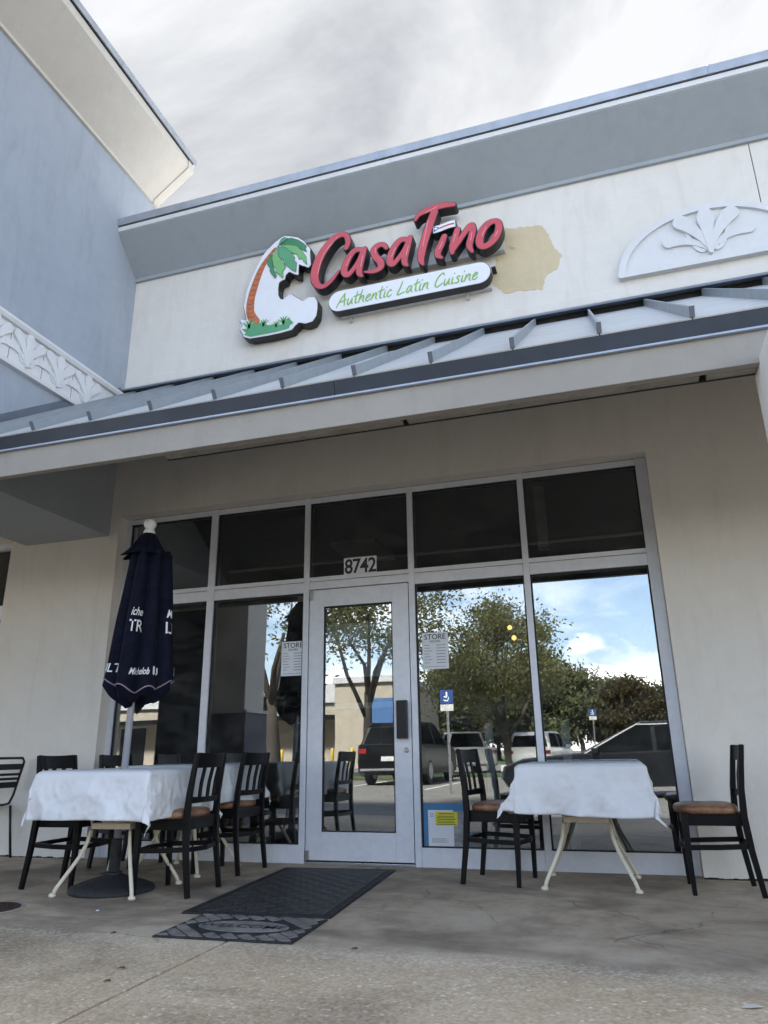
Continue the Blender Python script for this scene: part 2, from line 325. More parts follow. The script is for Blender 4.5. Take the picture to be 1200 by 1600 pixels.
# ================================================================== mesh helpers
class MB:
    def __init__(s): s.v = []; s.f = []; s.smooth = False
    def add(s, vs, fs):
        o = len(s.v); s.v += [tuple(p) for p in vs]; s.f += [tuple(i + o for i in f) for f in fs]; return s
    def box(s, x0, y0, z0, x1, y1, z1):
        return s.add([(x0, y0, z0), (x1, y0, z0), (x1, y1, z0), (x0, y1, z0), (x0, y0, z1), (x1, y0, z1), (x1, y1, z1), (x0, y1, z1)],
                     [(0, 3, 2, 1), (4, 5, 6, 7), (0, 1, 5, 4), (1, 2, 6, 5), (2, 3, 7, 6), (3, 0, 4, 7)])
    def sweep(s, path, w, h=None, n=4, up=(0, 0, 1), closed=False, side=None):
        """rect (n=4) or round section along a path; w,h full sizes or per-point lists"""
        P = [Vector(p) for p in path]; N = len(P); rings = []; up = Vector(up)
        for i, p in enumerate(P):
            a = P[(i - 1) % N] if (i > 0 or closed) else p; b = P[(i + 1) % N] if (i < N - 1 or closed) else p
            t = (b - a).normalized(); sd = t.cross(up)
            if side is not None: sd = Vector(side) - t * t.dot(Vector(side))
            if sd.length < 1e-5: sd = t.cross(Vector((0, 1, 0)))
            sd.normalize(); uu = sd.cross(t).normalized()
            ww = (w[i] if isinstance(w, (list, tuple)) else w) / 2; hh = h if h is not None else w
            hh = (hh[i] if isinstance(hh, (list, tuple)) else hh) / 2
            if n == 4: ring = [p + sd * ww * x + uu * hh * y for x, y in ((-1, -1), (1, -1), (1, 1), (-1, 1))]
            else: ring = [p + sd * ww * math.cos(2 * math.pi * k / n) + uu * hh * math.sin(2 * math.pi * k / n) for k in range(n)]
            rings.append(ring)
        vs = [q for r in rings for q in r]; fs = []
        for i in range(N if closed else N - 1):
            for k in range(n):
                a = i * n + k; b = i * n + (k + 1) % n; j = ((i + 1) % N) * n
                fs.append((a, b, j + (k + 1) % n, j + k))
        if not closed:
            fs.append(tuple(range(n - 1, -1, -1))); fs.append(tuple((N - 1) * n + k for k in range(n)))
        return s.add(vs, fs)
    def lathe(s, prof, c=(0, 0, 0), n=24):
        vs = []; fs = []
        for r, z in prof:
            for k in range(n): a = 2 * math.pi * k / n; vs.append((c[0] + r * math.cos(a), c[1] + r * math.sin(a), c[2] + z))
        for i in range(len(prof) - 1):
            for k in range(n): fs.append((i * n + k, i * n + (k + 1) % n, (i + 1) * n + (k + 1) % n, (i + 1) * n + k))
        fs.append(tuple(range(n - 1, -1, -1))); fs.append(tuple((len(prof) - 1) * n + k for k in range(n)))
        return s.add(vs, fs)
    def prism(s, poly, axis, a, b):
        """extrude a 2-D polygon along axis (0,1,2) from a to b"""
        n = len(poly)
        def mk(p, t): return {0: (t, p[0], p[1]), 1: (p[0], t, p[1]), 2: (p[0], p[1], t)}[axis]
        vs = [mk(p, a) for p in poly] + [mk(p, b) for p in poly]
        fs = [tuple(range(n)), tuple(range(2 * n - 1, n - 1, -1))] + [(i, n + i, n + (i + 1) % n, (i + 1) % n) for i in range(n)]
        return s.add(vs, fs)
    def build(s, name, mat, parent=None, bevel=0.0, smooth=False, seg=2, kind=None, loc=None):
        me = bpy.data.meshes.new(name); me.from_pydata(s.v, [], s.f); me.validate()
        bm = bmesh.new(); bm.from_mesh(me)
        bmesh.ops.recalc_face_normals(bm, faces=bm.faces[:])
        if bevel > 0: bmesh.ops.bevel(bm, geom=bm.edges[:], offset=bevel, segments=seg, affect='EDGES', profile=0.6, clamp_overlap=True)
        bm.to_mesh(me); bm.free()
        if smooth:
            for p in me.polygons: p.use_smooth = True
        me.materials.append(M[mat]) if isinstance(mat, str) else me.materials.append(mat)
        o = bpy.data.objects.new(name, me); COL.objects.link(o)
        if parent is not None: o.parent = parent
        if loc: o.location = loc
        if kind: o['kind'] = kind
        return o
def tag(o, label, cat=None, group=None, kind=None):
    if label: o['label'] = label
    if cat: o['category'] = cat
    if group: o['group'] = group
    if kind: o['kind'] = kind
    return o
def thing(name, label, cat, loc=(0, 0, 0), rz=0.0, group=None):
    o = bpy.data.objects.new(name, None); o.empty_display_size = 0.1; COL.objects.link(o)
    o.location = loc; o.rotation_euler = (0, 0, rz); return tag(o, label, cat, group)
KIDS = {}
def dup(o, parent=None):
    c = o.copy(); COL.objects.link(c); c.parent = parent
    for ch in o.children: dup(ch, c)
    return c
def share(src, name, parent, loc=(0, 0, 0), rot=(0, 0, 0), scale=(1, 1, 1)):
    o = bpy.data.objects.new(name, src.data); COL.objects.link(o); o.parent = parent; o.location = loc; o.rotation_euler = rot; o.scale = scale; return o
def text_obj(body, size, mat, parent, name, loc, rot=(math.pi / 2, 0, 0), ext=0.0006, shear=0.0, align='LEFT', xs=1.0, bold=0.0, mapf=None):
    cu = bpy.data.curves.new(name, 'FONT'); cu.body = body; cu.size = size; cu.extrude = ext; cu.shear = shear; cu.align_x = align; cu.offset = bold; cu.resolution_u = 4
    tmp = bpy.data.objects.new(name + '_tmp', cu); COL.objects.link(tmp)
    dg = bpy.context.evaluated_depsgraph_get(); me = bpy.data.meshes.new_from_object(tmp.evaluated_get(dg))
    bpy.data.objects.remove(tmp); bpy.data.curves.remove(cu)
    if mapf:
        for v in me.vertices: v.co = mapf(v.co)
    me.materials.clear(); me.materials.append(M[mat]); me.name = name
    o = bpy.data.objects.new(name, me); COL.objects.link(o); o.parent = parent
    if not mapf: o.location = loc; o.rotation_euler = rot; o.scale = (xs, 1, 1)
    return o

# ---- rounded flat shapes from a distance field, cut by marching triangles
def catmull(pts, k=5):
    if len(pts) < 3: return pts
    P = [np.array(p, float) for p in pts]; cl = np.allclose(P[0][:2], P[-1][:2]); out = []
    for i in range(len(P) - 1):
        p0 = P[i - 1] if i > 0 else (P[-2] if cl else P[0]); p1, p2 = P[i], P[i + 1]
        p3 = P[i + 2] if i + 2 < len(P) else (P[1] if cl else P[-1])
        for j in range(k):
            t = j / k
            out.append(0.5 * ((2 * p1) + (-p0 + p2) * t + (2 * p0 - 5 * p1 + 4 * p2 - p3) * t * t + (-p0 + 3 * p1 - 3 * p2 + p3) * t ** 3))
    out.append(P[-1]); return out
def d_strokes(X, Z, strokes, sm=True):
    D = np.full(X.shape, 9.0)
    for st in strokes:
        q = catmull(st) if sm else [np.array(p, float) for p in st]
        for a, b in zip(q[:-1], q[1:]):
            ex, ez = b[0] - a[0], b[1] - a[1]; L2 = ex * ex + ez * ez + 1e-12
            t = np.clip(((X - a[0]) * ex + (Z - a[1]) * ez) / L2, 0, 1)
            D = np.minimum(D, np.hypot(X - a[0] - t * ex, Z - a[1] - t * ez) - (a[2] + t * (b[2] - a[2])))
    return D
def d_poly(X, Z, poly):
    D = np.full(X.shape, 9.0); I = np.zeros(X.shape, bool); n = len(poly)
    for i in range(n):
        a, b = poly[i], poly[(i + 1) % n]; ex, ez = b[0] - a[0], b[1] - a[1]; L2 = ex * ex + ez * ez + 1e-12
        t = np.clip(((X - a[0]) * ex + (Z - a[1]) * ez) / L2, 0, 1)
        D = np.minimum(D, np.hypot(X - a[0] - t * ex, Z - a[1] - t * ez))
        if abs(b[1] - a[1]) > 1e-9:
            c = ((a[1] > Z) != (b[1] > Z)) & (X < (b[0] - a[0]) * (Z - a[1]) / (b[1] - a[1]) + a[0]); I ^= c
    return np.where(I, -D, D)
def field_mesh(fn, bb, res, y0, y1, mp=None):
    """front face at y0, walls back to y1.  fn(X,Z) < 0 is solid"""
    x0, z0, x1, z1 = bb; nx = int((x1 - x0) / res) + 2; nz = int((z1 - z0) / res) + 2
    xs = x0 + np.arange(nx) * res; zs = z0 + np.arange(nz) * res
    X, Z = np.meshgrid(xs, zs, indexing='ij'); D = fn(X, Z); D = np.where(np.abs(D) < 1e-7, 1e-7, D)
    V = []; K = {}; F = []
    def vid(key, p):
        if key not in K: K[key] = len(V); V.append(p)
        return K[key]
    def corner(i, j): return vid((i, j), (xs[i], zs[j]))
    def edge(a, b):
        if a > b: a, b = b, a
        da, db = D[a], D[b]; t = da / (da - db)
        return vid((a, b), (xs[a[0]] + t * (xs[b[0]] - xs[a[0]]), zs[a[1]] + t * (zs[b[1]] - zs[a[1]])))
    neg = D < 0
    anyn = neg[:-1, :-1] | neg[1:, :-1] | neg[:-1, 1:] | neg[1:, 1:]; alln = neg[:-1, :-1] & neg[1:, :-1] & neg[:-1, 1:] & neg[1:, 1:]
    for i, j in zip(*np.where(anyn)):
        i = int(i); j = int(j)
        if alln[i, j]: F.append((corner(i, j), corner(i + 1, j), corner(i + 1, j + 1), corner(i, j + 1))); continue
        for tri in (((i, j), (i + 1, j), (i + 1, j + 1)), ((i, j), (i + 1, j + 1), (i, j + 1))):
            pts = []
            for k in range(3):
                a, b = tri[k], tri[(k + 1) % 3]
                if neg[a]: pts.append(corner(*a))
                if neg[a] != neg[b]: pts.append(edge(a, b))
            if len(pts) >= 3: F.append(tuple(pts))
    E = {}
    for f in F:
        for a, b in zip(f, f[1:] + f[:1]): E[(a, b)] = E.get((a, b), 0) + 1
    mb = MB(); n = len(V); mp = mp or (lambda x, y, z: (x, y, z))
    vs = [mp(p[0], y0, p[1]) for p in V] + [mp(p[0], y1, p[1]) for p in V]; fs = list(F)
    for (a, b) in E:
        if (b, a) not in E: fs.append((b, a, a + n, b + n))
    return mb.add(vs, fs)
def stroke_obj(name, mat, parent, strokes, y0, y1, res, infl=0.0, mp=None, sm=True, kind=None):
    px = [p[0] for s in strokes for p in s]; pz = [p[1] for s in strokes for p in s]; r = max(p[2] for s in strokes for p in s) + infl + 3 * res
    mb = field_mesh(lambda X, Z: d_strokes(X, Z, strokes, sm) - infl, (min(px) - r, min(pz) - r, max(px) + r, max(pz) + r), res, y0, y1, mp)
    return mb.build(name, mat, parent, kind=kind)
def poly_obj(name, mat, parent, poly, y0, y1, res, infl=0.0, mp=None):
    px = [p[0] for p in poly]; pz = [p[1] for p in poly]; r = infl + 3 * res
    mb = field_mesh(lambda X, Z: d_poly(X, Z, poly) - infl, (min(px) - r, min(pz) - r, max(px) + r, max(pz) + r), res, y0, y1, mp)
    return mb.build(name, mat, parent)

# ================================================================== ground
LOT = -0.13
g = MB(); g.add([(-900, -900, LOT), (900, -900, LOT), (900, 900, LOT), (-900, 900, LOT)], [(0, 1, 2, 3)])
tag(g.build('ground', 'asphalt'), 'dark asphalt parking lot seen mirrored in the shop windows', kind='structure')
sw = MB().box(-14, -4.5, LOT - 0.1, 16, 0.5, -0.03).build('sidewalk', 'dark_gap'); tag(sw, 'concrete walk in front of the shop', kind='structure')
def slab(x0, y0, x1, y1, mat, name='paving_slab'):
    m = MB().box(x0, y0, -0.05, x1, y1, 0.0); return m.build(name, mat, sw, bevel=0.006, seg=2)
J = 0.014
xs = [-14, -5.6, -2.62, 0.655, 3.8, 7.0, 16]
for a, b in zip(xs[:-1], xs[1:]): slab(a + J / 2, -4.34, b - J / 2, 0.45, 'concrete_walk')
xs = [-14, -9, -5.6, -2.5, 0.655, 3.8, 7.0, 11, 16]
for a, b in zip(xs[:-1], xs[1:]): MB().box(a + J, -4.52, LOT - 0.05, b - J, -4.346, 0.0).build('kerb', 'kerb_concrete', sw, bevel=0.015)

# ================================================================== shop building
bld = thing('shop_building', 'cream stucco shop with a grey sloped cornice and metal coping', 'building')
WF, WB = -0.12, 0.12           # wall front / back
OX0, OX1, OZ = -2.01, 2.975, 3.12
m = MB()
m.box(-3.32, WF, -0.02, OX0, WB, OZ); m.box(OX1, WF, -0.02, 9.0, WB, OZ)
m.box(-9.0, WF, OZ, 4.168, WB, 6.30)
m.box(-9.0, WF, 3.02, -3.32, WB, OZ)
m.build('wall', 'stucco_cream', bld)
MB().box(4.176, WF, OZ, 9.0, WB, 6.30).build('wall', 'stucco_cream', bld)
MB().box(4.166, WF + 0.012, OZ, 4.178, WB, 6.0).build('expansion_joint', 'dark_gap', bld)
# raised stucco band just above the canopy flashing
MB().box(-2.12, WF - 0.012, 4.56, 9.0, WF, 4.66).build('stucco_band', 'stucco_cream', bld, bevel=0.006)
# cornice
CT = 6.28
MB().prism([(WF, 5.89), (WF - 0.03, 5.89), (WF - 0.03, 5.93), (-0.505, CT), (-0.505, 6.345), (WB, 6.345), (WB, 5.89)], 0, -2.118, 9.0).build('cornice', 'stucco_slate', bld)
MB().box(-2.118, -0.512, CT + 0.012, 9.0, -0.5, 6.346).build('cornice_band', 'ornament_white', bld)
MB().box(-2.118, -0.50, 6.346, 9.0, WB, 6.362).build('coping_gap', 'dark_gap', bld)
cps = [-2.118, 0.871, 3.886, 6.9, 9.0]
for a, b in zip(cps[:-1], cps[1:]):
    MB().prism([(-0.53, 6.355), (-0.535, 6.445), (-0.51, 6.46), (0.20, 6.44), (0.20, 6.34), (0.185, 6.34), (0.185, 6.362), (-0.515, 6.362)], 0, a + 0.002, b - 0.002).build('coping', 'coping_metal', bld)
for a in cps[1:-1]: MB().box(a - 0.012, -0.5375, 6.353, a + 0.012, -0.51, 6.448).build('coping_joint', 'lip_metal', bld)
# dried paint patch on the wall
PATCH = [(1.979, 5.541), (2.16, 5.52), (2.335, 5.483), (2.395, 5.35), (2.415, 5.248), (2.479, 5.126), (2.428, 5.0), (2.321, 4.956), (2.31, 4.88), (2.282, 4.828), (1.964, 4.859), (1.854, 4.996)]
o = field_mesh(lambda X, Z: d_poly(X, Z, PATCH) - 0.012 + 0.010 * np.sin(31 * X + 9 * Z) * np.sin(27 * Z - 5 * X) + 0.006 * np.sin(83 * X) * np.sin(71 * Z + 2), (1.8, 4.75, 2.6, 5.65), 0.008, WF - 0.003, WF).build('paint_patch', 'wall_patch', bld); o['label'] = 'tan patch of bare stucco beside the red letters'
# conduit bits on the patch
MB().lathe([(0.028, 0), (0.028, 0.004), (0.02, 0.006), (0.02, 0.012)], n=14).build('wall_cap', 'wall_patch', bld, loc=(2.07, WF - 0.004, 5.33)).rotation_euler = (math.pi / 2, 0, 0)
# dark sealant line at the foot of the wall
for a, b in ((-3.3, OX0), (OX1, 9.0)):
    mb = MB(); N = int((b - a) / 0.03)
    for i in range(N):
        h = 0.006 + 0.016 * max(0, mnoise.noise(Vector((i * 0.37, a, 0))) + 0.25)
        mb.box(a + (b - a) * i / N, WF - 0.002, 0.0, a + (b - a) * (i + 1) / N, WF + 0.01, h)
    mb.build('sealant_line', 'dark_gap', bld)
# interior shell
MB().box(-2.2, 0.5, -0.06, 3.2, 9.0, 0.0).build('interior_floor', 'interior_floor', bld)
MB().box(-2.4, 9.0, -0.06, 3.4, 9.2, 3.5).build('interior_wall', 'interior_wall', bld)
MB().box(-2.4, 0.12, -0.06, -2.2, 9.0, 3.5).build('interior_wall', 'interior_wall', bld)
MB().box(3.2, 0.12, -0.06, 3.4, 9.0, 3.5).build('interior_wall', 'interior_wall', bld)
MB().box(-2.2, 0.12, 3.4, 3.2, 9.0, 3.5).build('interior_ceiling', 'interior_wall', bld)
MB().box(-0.75, 2.4, 3.34, -0.15, 3.3, 3.398).build('ceiling_panel', 'sign_white', bld)
MB().box(1.95, 1.2, 2.75, 2.05, 1.3, 3.4).build('ceiling_duct', 'raceway_grey', bld)
MB().box(-9, 0.12, 6.2, 9, 12, 6.3).build('roof_deck', 'roof_metal', bld)
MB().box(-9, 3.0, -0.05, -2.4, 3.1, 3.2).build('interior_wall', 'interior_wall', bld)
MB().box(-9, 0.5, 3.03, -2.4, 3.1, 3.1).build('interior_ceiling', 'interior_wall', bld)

# lunette
lun = tag(thing('lunette', None, None), 'white half-round plaster panel with leaf relief at upper right wall'); lun.parent = bld
LX, LZ, LW, LH = 3.712, 4.735, 0.762, 0.588
def ell(r0, X, Z): return np.maximum(((X - LX) / (LW - r0)) ** 2 + ((Z - LZ) / (LH - r0)) ** 2 - 1, 0 - (Z - LZ - (0.0 if r0 == 0 else 0.055))) * 0.3
bbL = (LX - LW - .03, LZ - .03, LX + LW + .03, LZ + LH + .03)
field_mesh(lambda X, Z: ell(0, X, Z), bbL, 0.02, WF - 0.03, WF).build('lunette_panel', 'ornament_white', lun)
field_mesh(lambda X, Z: np.maximum(ell(0, X, Z), -ell(0.06, X, Z)), bbL, 0.02, WF - 0.055, WF - 0.029).build('lunette_rim', 'ornament_white', lun)
def leaf_ornament(cx, cz, s, y0, y1, parent, mp=None, res=0.012, sg_=1):
    for li, (ang, ln, rb) in enumerate(((0, 0.42, 0.082), (-30, 0.40, 0.066), (30, 0.40, 0.066), (-62, 0.36, 0.050), (62, 0.36, 0.050))):
        st = []
        for k in range(7):
            t = k / 6; a = R(ang * (0.45 + 0.55 * t)); l = ln * t
            st.append((cx + s * math.sin(a) * l, cz + s * (0.03 + math.cos(a) * l), s * rb * (0.22 + 0.78 * t ** 1.2) * (0.45 if (ang == 0 and k == 6) else 1)))
        stroke_obj('leaf_relief', 'ornament_white', parent, [st], y0 - sg_ * 0.004 * (5 - li), y1, res, 0, mp)
    for sg in (-1, 1):
        st = [(cx + sg * s * (0.05 + 0.10 * t) + sg * s * 0.05 * math.sin(t * 3.1), cz + s * (0.16 - 0.10 * math.cos(t * 4.2)), s * 0.017) for t in [i / 8 for i in range(9)]]
        stroke_obj('scroll_relief', 'ornament_white', parent, [st], y0 - sg_ * (0.002 + 0.001 * sg), y1, res, 0, mp)
leaf_ornament(LX, LZ + 0.065, 1.0, WF - 0.044, WF - 0.028, lun)

# ---------------------------------------------------------------- glazed storefront
st = thing('glass_storefront', 'aluminium framed shopfront with five tinted bays below the canopy', 'storefront')
FY0, FY1, GY = 0.0, 0.10, 0.03
def bar(x0, z0, x1, z1, name, y0=FY0, y1=FY1, mat='frame_metal', par=None, bv=0.003):
    return MB().box(x0, y0, z0, x1, y1, z1).build(name, mat, par or st, bevel=bv)
cols = [(-2.008, -1.955), (-1.038, -0.968), (-0.052, 0.0), (0.93, 0.982), (1.917, 1.967), (2.89, 2.974)]
for a, b in cols: bar(a, 0.0, b, 3.113, 'mullion')
for (a, b), (c, d) in zip(cols[:-1], cols[1:]):
    bar(b + 0.001, 3.06, c - 0.001, 3.112, 'head_rail', 0.004)
    door_bay = abs(b) < 1e-6
    if not door_bay:
        bar(b + 0.001, 0.0, c - 0.001, 0.138, 'sill_rail', 0.004)
        bar(b + 0.001, 2.215, c - 0.001, 2.31, 'transom', 0.005); bar(b + 0.001, 2.314, c - 0.001, 2.352, 'transom_cap', 0.002)
        MB().box(b, GY, 0.12, c, GY + 0.006, 2.23).build('window_pane', 'window_glass', st)
        for q in ((b, 0.138, b + 0.012, 2.215), (c - 0.012, 0.138, c, 2.215), (b, 2.195, c, 2.216), (b, 0.137, c, 0.147)):
            MB().box(q[0], GY - 0.012, q[1], q[2], GY - 0.001, q[3]).build('gasket', 'gasket', st)
    else:
        bar(b + 0.001, 2.24, c - 0.001, 2.31, 'transom', 0.005); bar(b + 0.001, 2.314, c - 0.001, 2.352, 'transom_cap', 0.002)
        MB().box(0.002, 0.0, -0.01, 0.928, 0.12, 0.018).build('threshold', 'steel', st, bevel=0.004)
    MB().box(b, GY, 2.34, c, GY + 0.006, 3.07).build('transom_pane', 'window_glass', st)
    for q in ((b, 3.042, c, 3.061), (b, 2.35, b + 0.010, 3.06), (c - 0.010, 2.35, c, 3.06)):
        MB().box(q[0], GY - 0.012, q[1], q[2], GY - 0.001, q[3]).build('gasket', 'gasket', st)
MB().box(-2.01, 0.02, 3.113, 2.975, 0.06, 3.121).build('head_sealant', 'gasket', st)
dr = tag(thing('door', None, None), 'narrow-stile glass entrance door with black pull'); dr.parent = st
DX0, DX1, DZ0, DZ1 = 0.008, 0.922, 0.028, 2.232
for q, nm in (((DX0, DZ0, 0.145, DZ1), 'door_stile'), ((0.776, DZ0, DX1, DZ1), 'door_stile'), ((0.1455, DZ0, 0.7755, 0.238), 'bottom_rail'), ((0.1455, 2.078, 0.7755, DZ1), 'top_rail')):
    bar(*q, nm, 0.006, 0.052, 'frame_metal', dr, 0.003)
MB().box(0.14, 0.026, 0.23, 0.78, 0.032, 2.085).build('door_pane', 'window_glass', dr)
for q in ((0.145, 0.238, 0.155, 2.078), (0.766, 0.238, 0.776, 2.078), (0.145, 2.064, 0.776, 2.078), (0.145, 0.238, 0.776, 0.246)):
    MB().box(q[0], 0.014, q[1], q[2], 0.025, q[3]).build('glazing_bead', 'gasket', dr)
MB().box(0.15, 0.06, 1.195, 0.772, 0.085, 1.245).build('push_bar', 'frame_metal', dr, bevel=0.008)
MB().box(0.812, -0.052, 0.945, 0.902, -0.012, 1.245).box(0.83, -0.012, 0.97, 0.885, 0.007, 1.22).build('door_pull', 'black_metal', dr, bevel=0.006)
o = MB().lathe([(0.021, 0), (0.021, 0.006), (0.014, 0.010), (0.013, 0.014)], n=18).build('lock_cylinder', 'steel', dr, loc=(0.878, 0.006, 0.856)); o.rotation_euler = (math.pi / 2, 0, 0)
MB().box(0.0105, -0.006, 2.14, 0.042, 0.006, 2.225).build('door_pivot', 'steel', dr, bevel=0.003)
MB().box(0.0105, -0.006, 0.03, 0.042, 0.006, 0.10).build('door_pivot', 'steel', dr, bevel=0.003)
# neighbour's shopfront beyond the pier
nb = thing('neighbour_shopfront', 'dark glazed shopfront at the far left edge', 'storefront')
for x0, z0, x1, z1 in ((-3.40, 0.0, -3.322, 3.018), (-9, 2.21, -3.402, 2.345), (-9, 2.96, -3.402, 3.018), (-9, 0, -3.402, 0.14)): bar(x0, z0, x1, z1, 'frame_rail', 0.0, 0.1, 'frame_metal', nb)
MB().box(-9, 0.05, 0.1, -3.38, 0.056, 2.25).build('window_pane', 'window_glass', nb); MB().box(-9, 0.05, 2.3, -3.38, 0.056, 2.99).build('transom_pane', 'window_glass', nb)

# ================================================================== canopy
can = thing('entrance_canopy', 'standing seam metal awning roof with dark gutter and cream beam', 'canopy')
EY, EZ, TY, TZ = -2.35, 2.945, -0.14, 4.44       # eave and top of the metal pans
sl_ = (TZ - EZ) / (TY - EY); nlen = math.hypot(1, sl_)
def roof_pt(y, h=0.0): return (y - h * sl_ / nlen, EZ + (y - EY) * sl_ + h / nlen)
ribs = [1.742 + 0.463 * k for k in range(-8, 13)]
a0 = roof_pt(EY); b0 = roof_pt(TY); a1 = roof_pt(EY, -0.008); b1 = roof_pt(TY, -0.008)
pan = MB().prism([a0, b0, b1, a1], 0, -0.2275, 0.2275).build('roof_panel', 'roof_metal', can, loc=(ribs[0] + 0.2315, 0, 0))
c0 = roof_pt(EY + 0.01, 0.0); c1 = roof_pt(TY + 0.02, 0.0); c2 = roof_pt(TY + 0.02, 0.058); c3 = roof_pt(EY + 0.01, 0.058)
rib = MB().prism([c0, c1, c2, c3], 0, -0.008, 0.008).build('standing_seam', 'rib_metal', can, loc=(ribs[0], 0, 0))
cap_ = MB().prism([(p[0] - 0.006, p[1]) for p in (c0, (c0[0] + .008, c0[1]), (c3[0] + .008, c3[1]), c3)], 0, -0.013, 0.013).build('seam_end', 'flashing', can, loc=(ribs[0], 0, 0))
for x in ribs[1:]:
    share(rib, 'standing_seam', can, (x, 0, 0)); share(pan, 'roof_panel', can, (x + 0.2315, 0, 0)); share(cap_, 'seam_end', can, (x, 0, 0))
# narrow closing panel by the blue wall
MB().prism([a0, b0, b1, a1], 0, -2.118, ribs[0] - 0.012).build('roof_panel', 'roof_metal', can)
MB().prism([roof_pt(EY + .03, -0.03), roof_pt(TY + .02, -0.03), roof_pt(TY + .02, -0.12), roof_pt(EY + .03, -0.10)], 0, -2.116, 11).build('roof_soffit', 'ceiling_board', can)
MB().prism([(WF - 0.001, 4.56), (WF - 0.03, 4.55), (-0.215, 4.50), (-0.215, 4.485), (-0.14, 4.50), (WF - 0.001, 4.50)], 0, -2.117, 11).build('wall_flashing', 'flashing', can)
MB().box(-2.117, -0.136, 4.42, 11, WF - 0.001, 4.498).build('closure_strip', 'dark_gap', can)
d0 = roof_pt(EY + 0.4, 0.03); d1 = roof_pt(TY, 0.03); d2 = roof_pt(TY, 0.13); d3 = roof_pt(EY + 0.4, 0.13)
MB().prism([roof_pt(EY, 0.003), roof_pt(TY, 0.003), roof_pt(TY, 0.12), roof_pt(EY, 0.12)], 0, -2.119, -2.105).prism([roof_pt(EY, 0.003), roof_pt(TY, 0.003), roof_pt(TY, 0.012), roof_pt(EY, 0.012)], 0, -2.105, -1.99).build('side_flashing', 'flashing', can)
# gutter fascia: segments
fs_ = [-6, -1.9, 1.15, 4.2, 7.25, 11]
for a, b in zip(fs_[:-1], fs_[1:]):
    MB().prism([(EY + 0.003, EZ - 0.008), (EY + 0.026, 2.846), (EY + 0.05, 2.846), (EY + 0.05, EZ + 0.005)], 0, a, b - 0.003).build('gutter_fascia', 'fascia_metal', can)
    MB().box(a, EY + 0.014, 2.834, b - 0.003, EY + 0.05, 2.8455).build('drip_edge', 'lip_metal', can)
MB().box(-6, -2.312, 2.655, 11, -2.262, 2.833).build('eave_beam', 'beam_taupe', can, bevel=0.004)
for a, b in ((-0.04, 1.535), (1.565, 3.13), (3.165, 3.40)):
    MB().box(a, -2.2615, 2.650, b, -2.205, 2.70).build('soffit_strip', 'beam_underside', can, bevel=0.004)
MB().box(-6, -2.2615, 2.701, 11, -2.2, 2.93).build('inner_beam', 'ceiling_board', can)
MB().box(-2.0, -2.03, 3.035, 9, -1.99, 3.06).build('soffit_trim', 'stucco_trim', can)
MB().box(-0.05, -2.2045, 2.648, 3.4, -2.192, 2.72).build('soffit_gap', 'dark_gap', can)
MB().box(3.405, -2.62, LOT, 3.86, -2.14, 2.70).build('column', 'stucco_cream', can, bevel=0.02)
MB().box(3.36, -2.66, LOT, 3.90, -2.10, 0.9).build('column_base', 'stone_base', can, bevel=0.01)

# ================================================================== blue building on the left
bb = thing('blue_building', 'tall pale blue stucco building with cream cornice at left', 'building')
BX = -2.12
m = MB(); m.box(-9, -2.85, 2.93, BX, -0.121, 7.10); m.box(-9, -0.121, 6.5, BX, 0.1, 7.10); m.box(-9, 0.1, 6.31, BX, 6, 7.10)
# hollow out above the walk: only a beam along the right side
m = MB(); m.box(-3.12, -3.4, 2.93, BX, -0.121, 7.12); m.box(-9, -3.4, 2.93, -3.121, -2.6, 7.12); m.box(-9, -0.121, 6.47, BX, 0.10, 7.12)
m.build('wall', 'stucco_blue', bb)
MB().prism([(-0.123, 2.926), (-2.0, 2.926), roof_pt(-2.0, -0.125), roof_pt(-0.123, -0.125)], 0, -3.124, BX + 0.004).build('beam_shade_skin', 'stucco_slate', bb)  # thin slate skin: under-canopy shade of the blue beam put into the colour
MB().box(-9, -2.6, 3.3, -3.126, -0.121, 3.4).build('walk_ceiling', 'ceiling_board', bb)
MB().box(-2.72, -3.38, 1.40, BX - 0.01, -2.82, 2.93).build('pillar', 'stucco_trim', bb, bevel=0.01)
MB().box(-3.45, -3.36, LOT, -2.721, -2.84, 2.93).build('added_dark_pier', 'fascia_metal', bb)  # dark block added out of view so the leftmost pane mirrors dark
MB().box(-2.72, -3.42, LOT, BX + 0.03, -2.79, 1.36).build('pillar_base', 'stone_base', bb, bevel=0.01)
MB().box(-2.72, -3.44, 1.36, BX + 0.05, -2.77, 1.40).build('pillar_cap', 'stucco_trim', bb, bevel=0.006)
# its cornice (faces +x)
pf = [(BX, 7.09), (BX + 0.03, 7.09), (BX + 0.03, 7.13), (-1.655, 7.48), (-1.655, 7.585), (-2.6, 7.585), (-2.6, 7.09)]
MB().prism([(p[0], p[1]) for p in pf], 1, -4.5, -0.02).build('cornice', 'stucco_trim', bb)
pe = [(BX, 7.085), (BX + 0.035, 7.085), (BX + 0.035, 7.125), (-1.648, 7.475), (-1.648, 7.587), (-2.6, 7.587), (-2.6, 7.085)]
MB().prism([(p[0] + 0.004, p[1] - 0.004) for p in pe], 1, -0.017, 0.085).build('cornice_end', 'stucco_trim', bb)
MB().prism([(-1.66, 7.586), (-1.645, 7.60), (-2.6, 7.60), (-2.6, 7.588)], 1, -4.5, 0.07).build('coping_gap', 'dark_gap', bb)
for a, b in ((-4.5, -1.32), (-1.315, 0.10)):
    MB().prism([(-1.625, 7.592), (-1.62, 7.67), (-1.65, 7.685), (-2.6, 7.665), (-2.6, 7.602), (-1.645, 7.602)], 1, a, b).build('coping', 'coping_metal', bb)
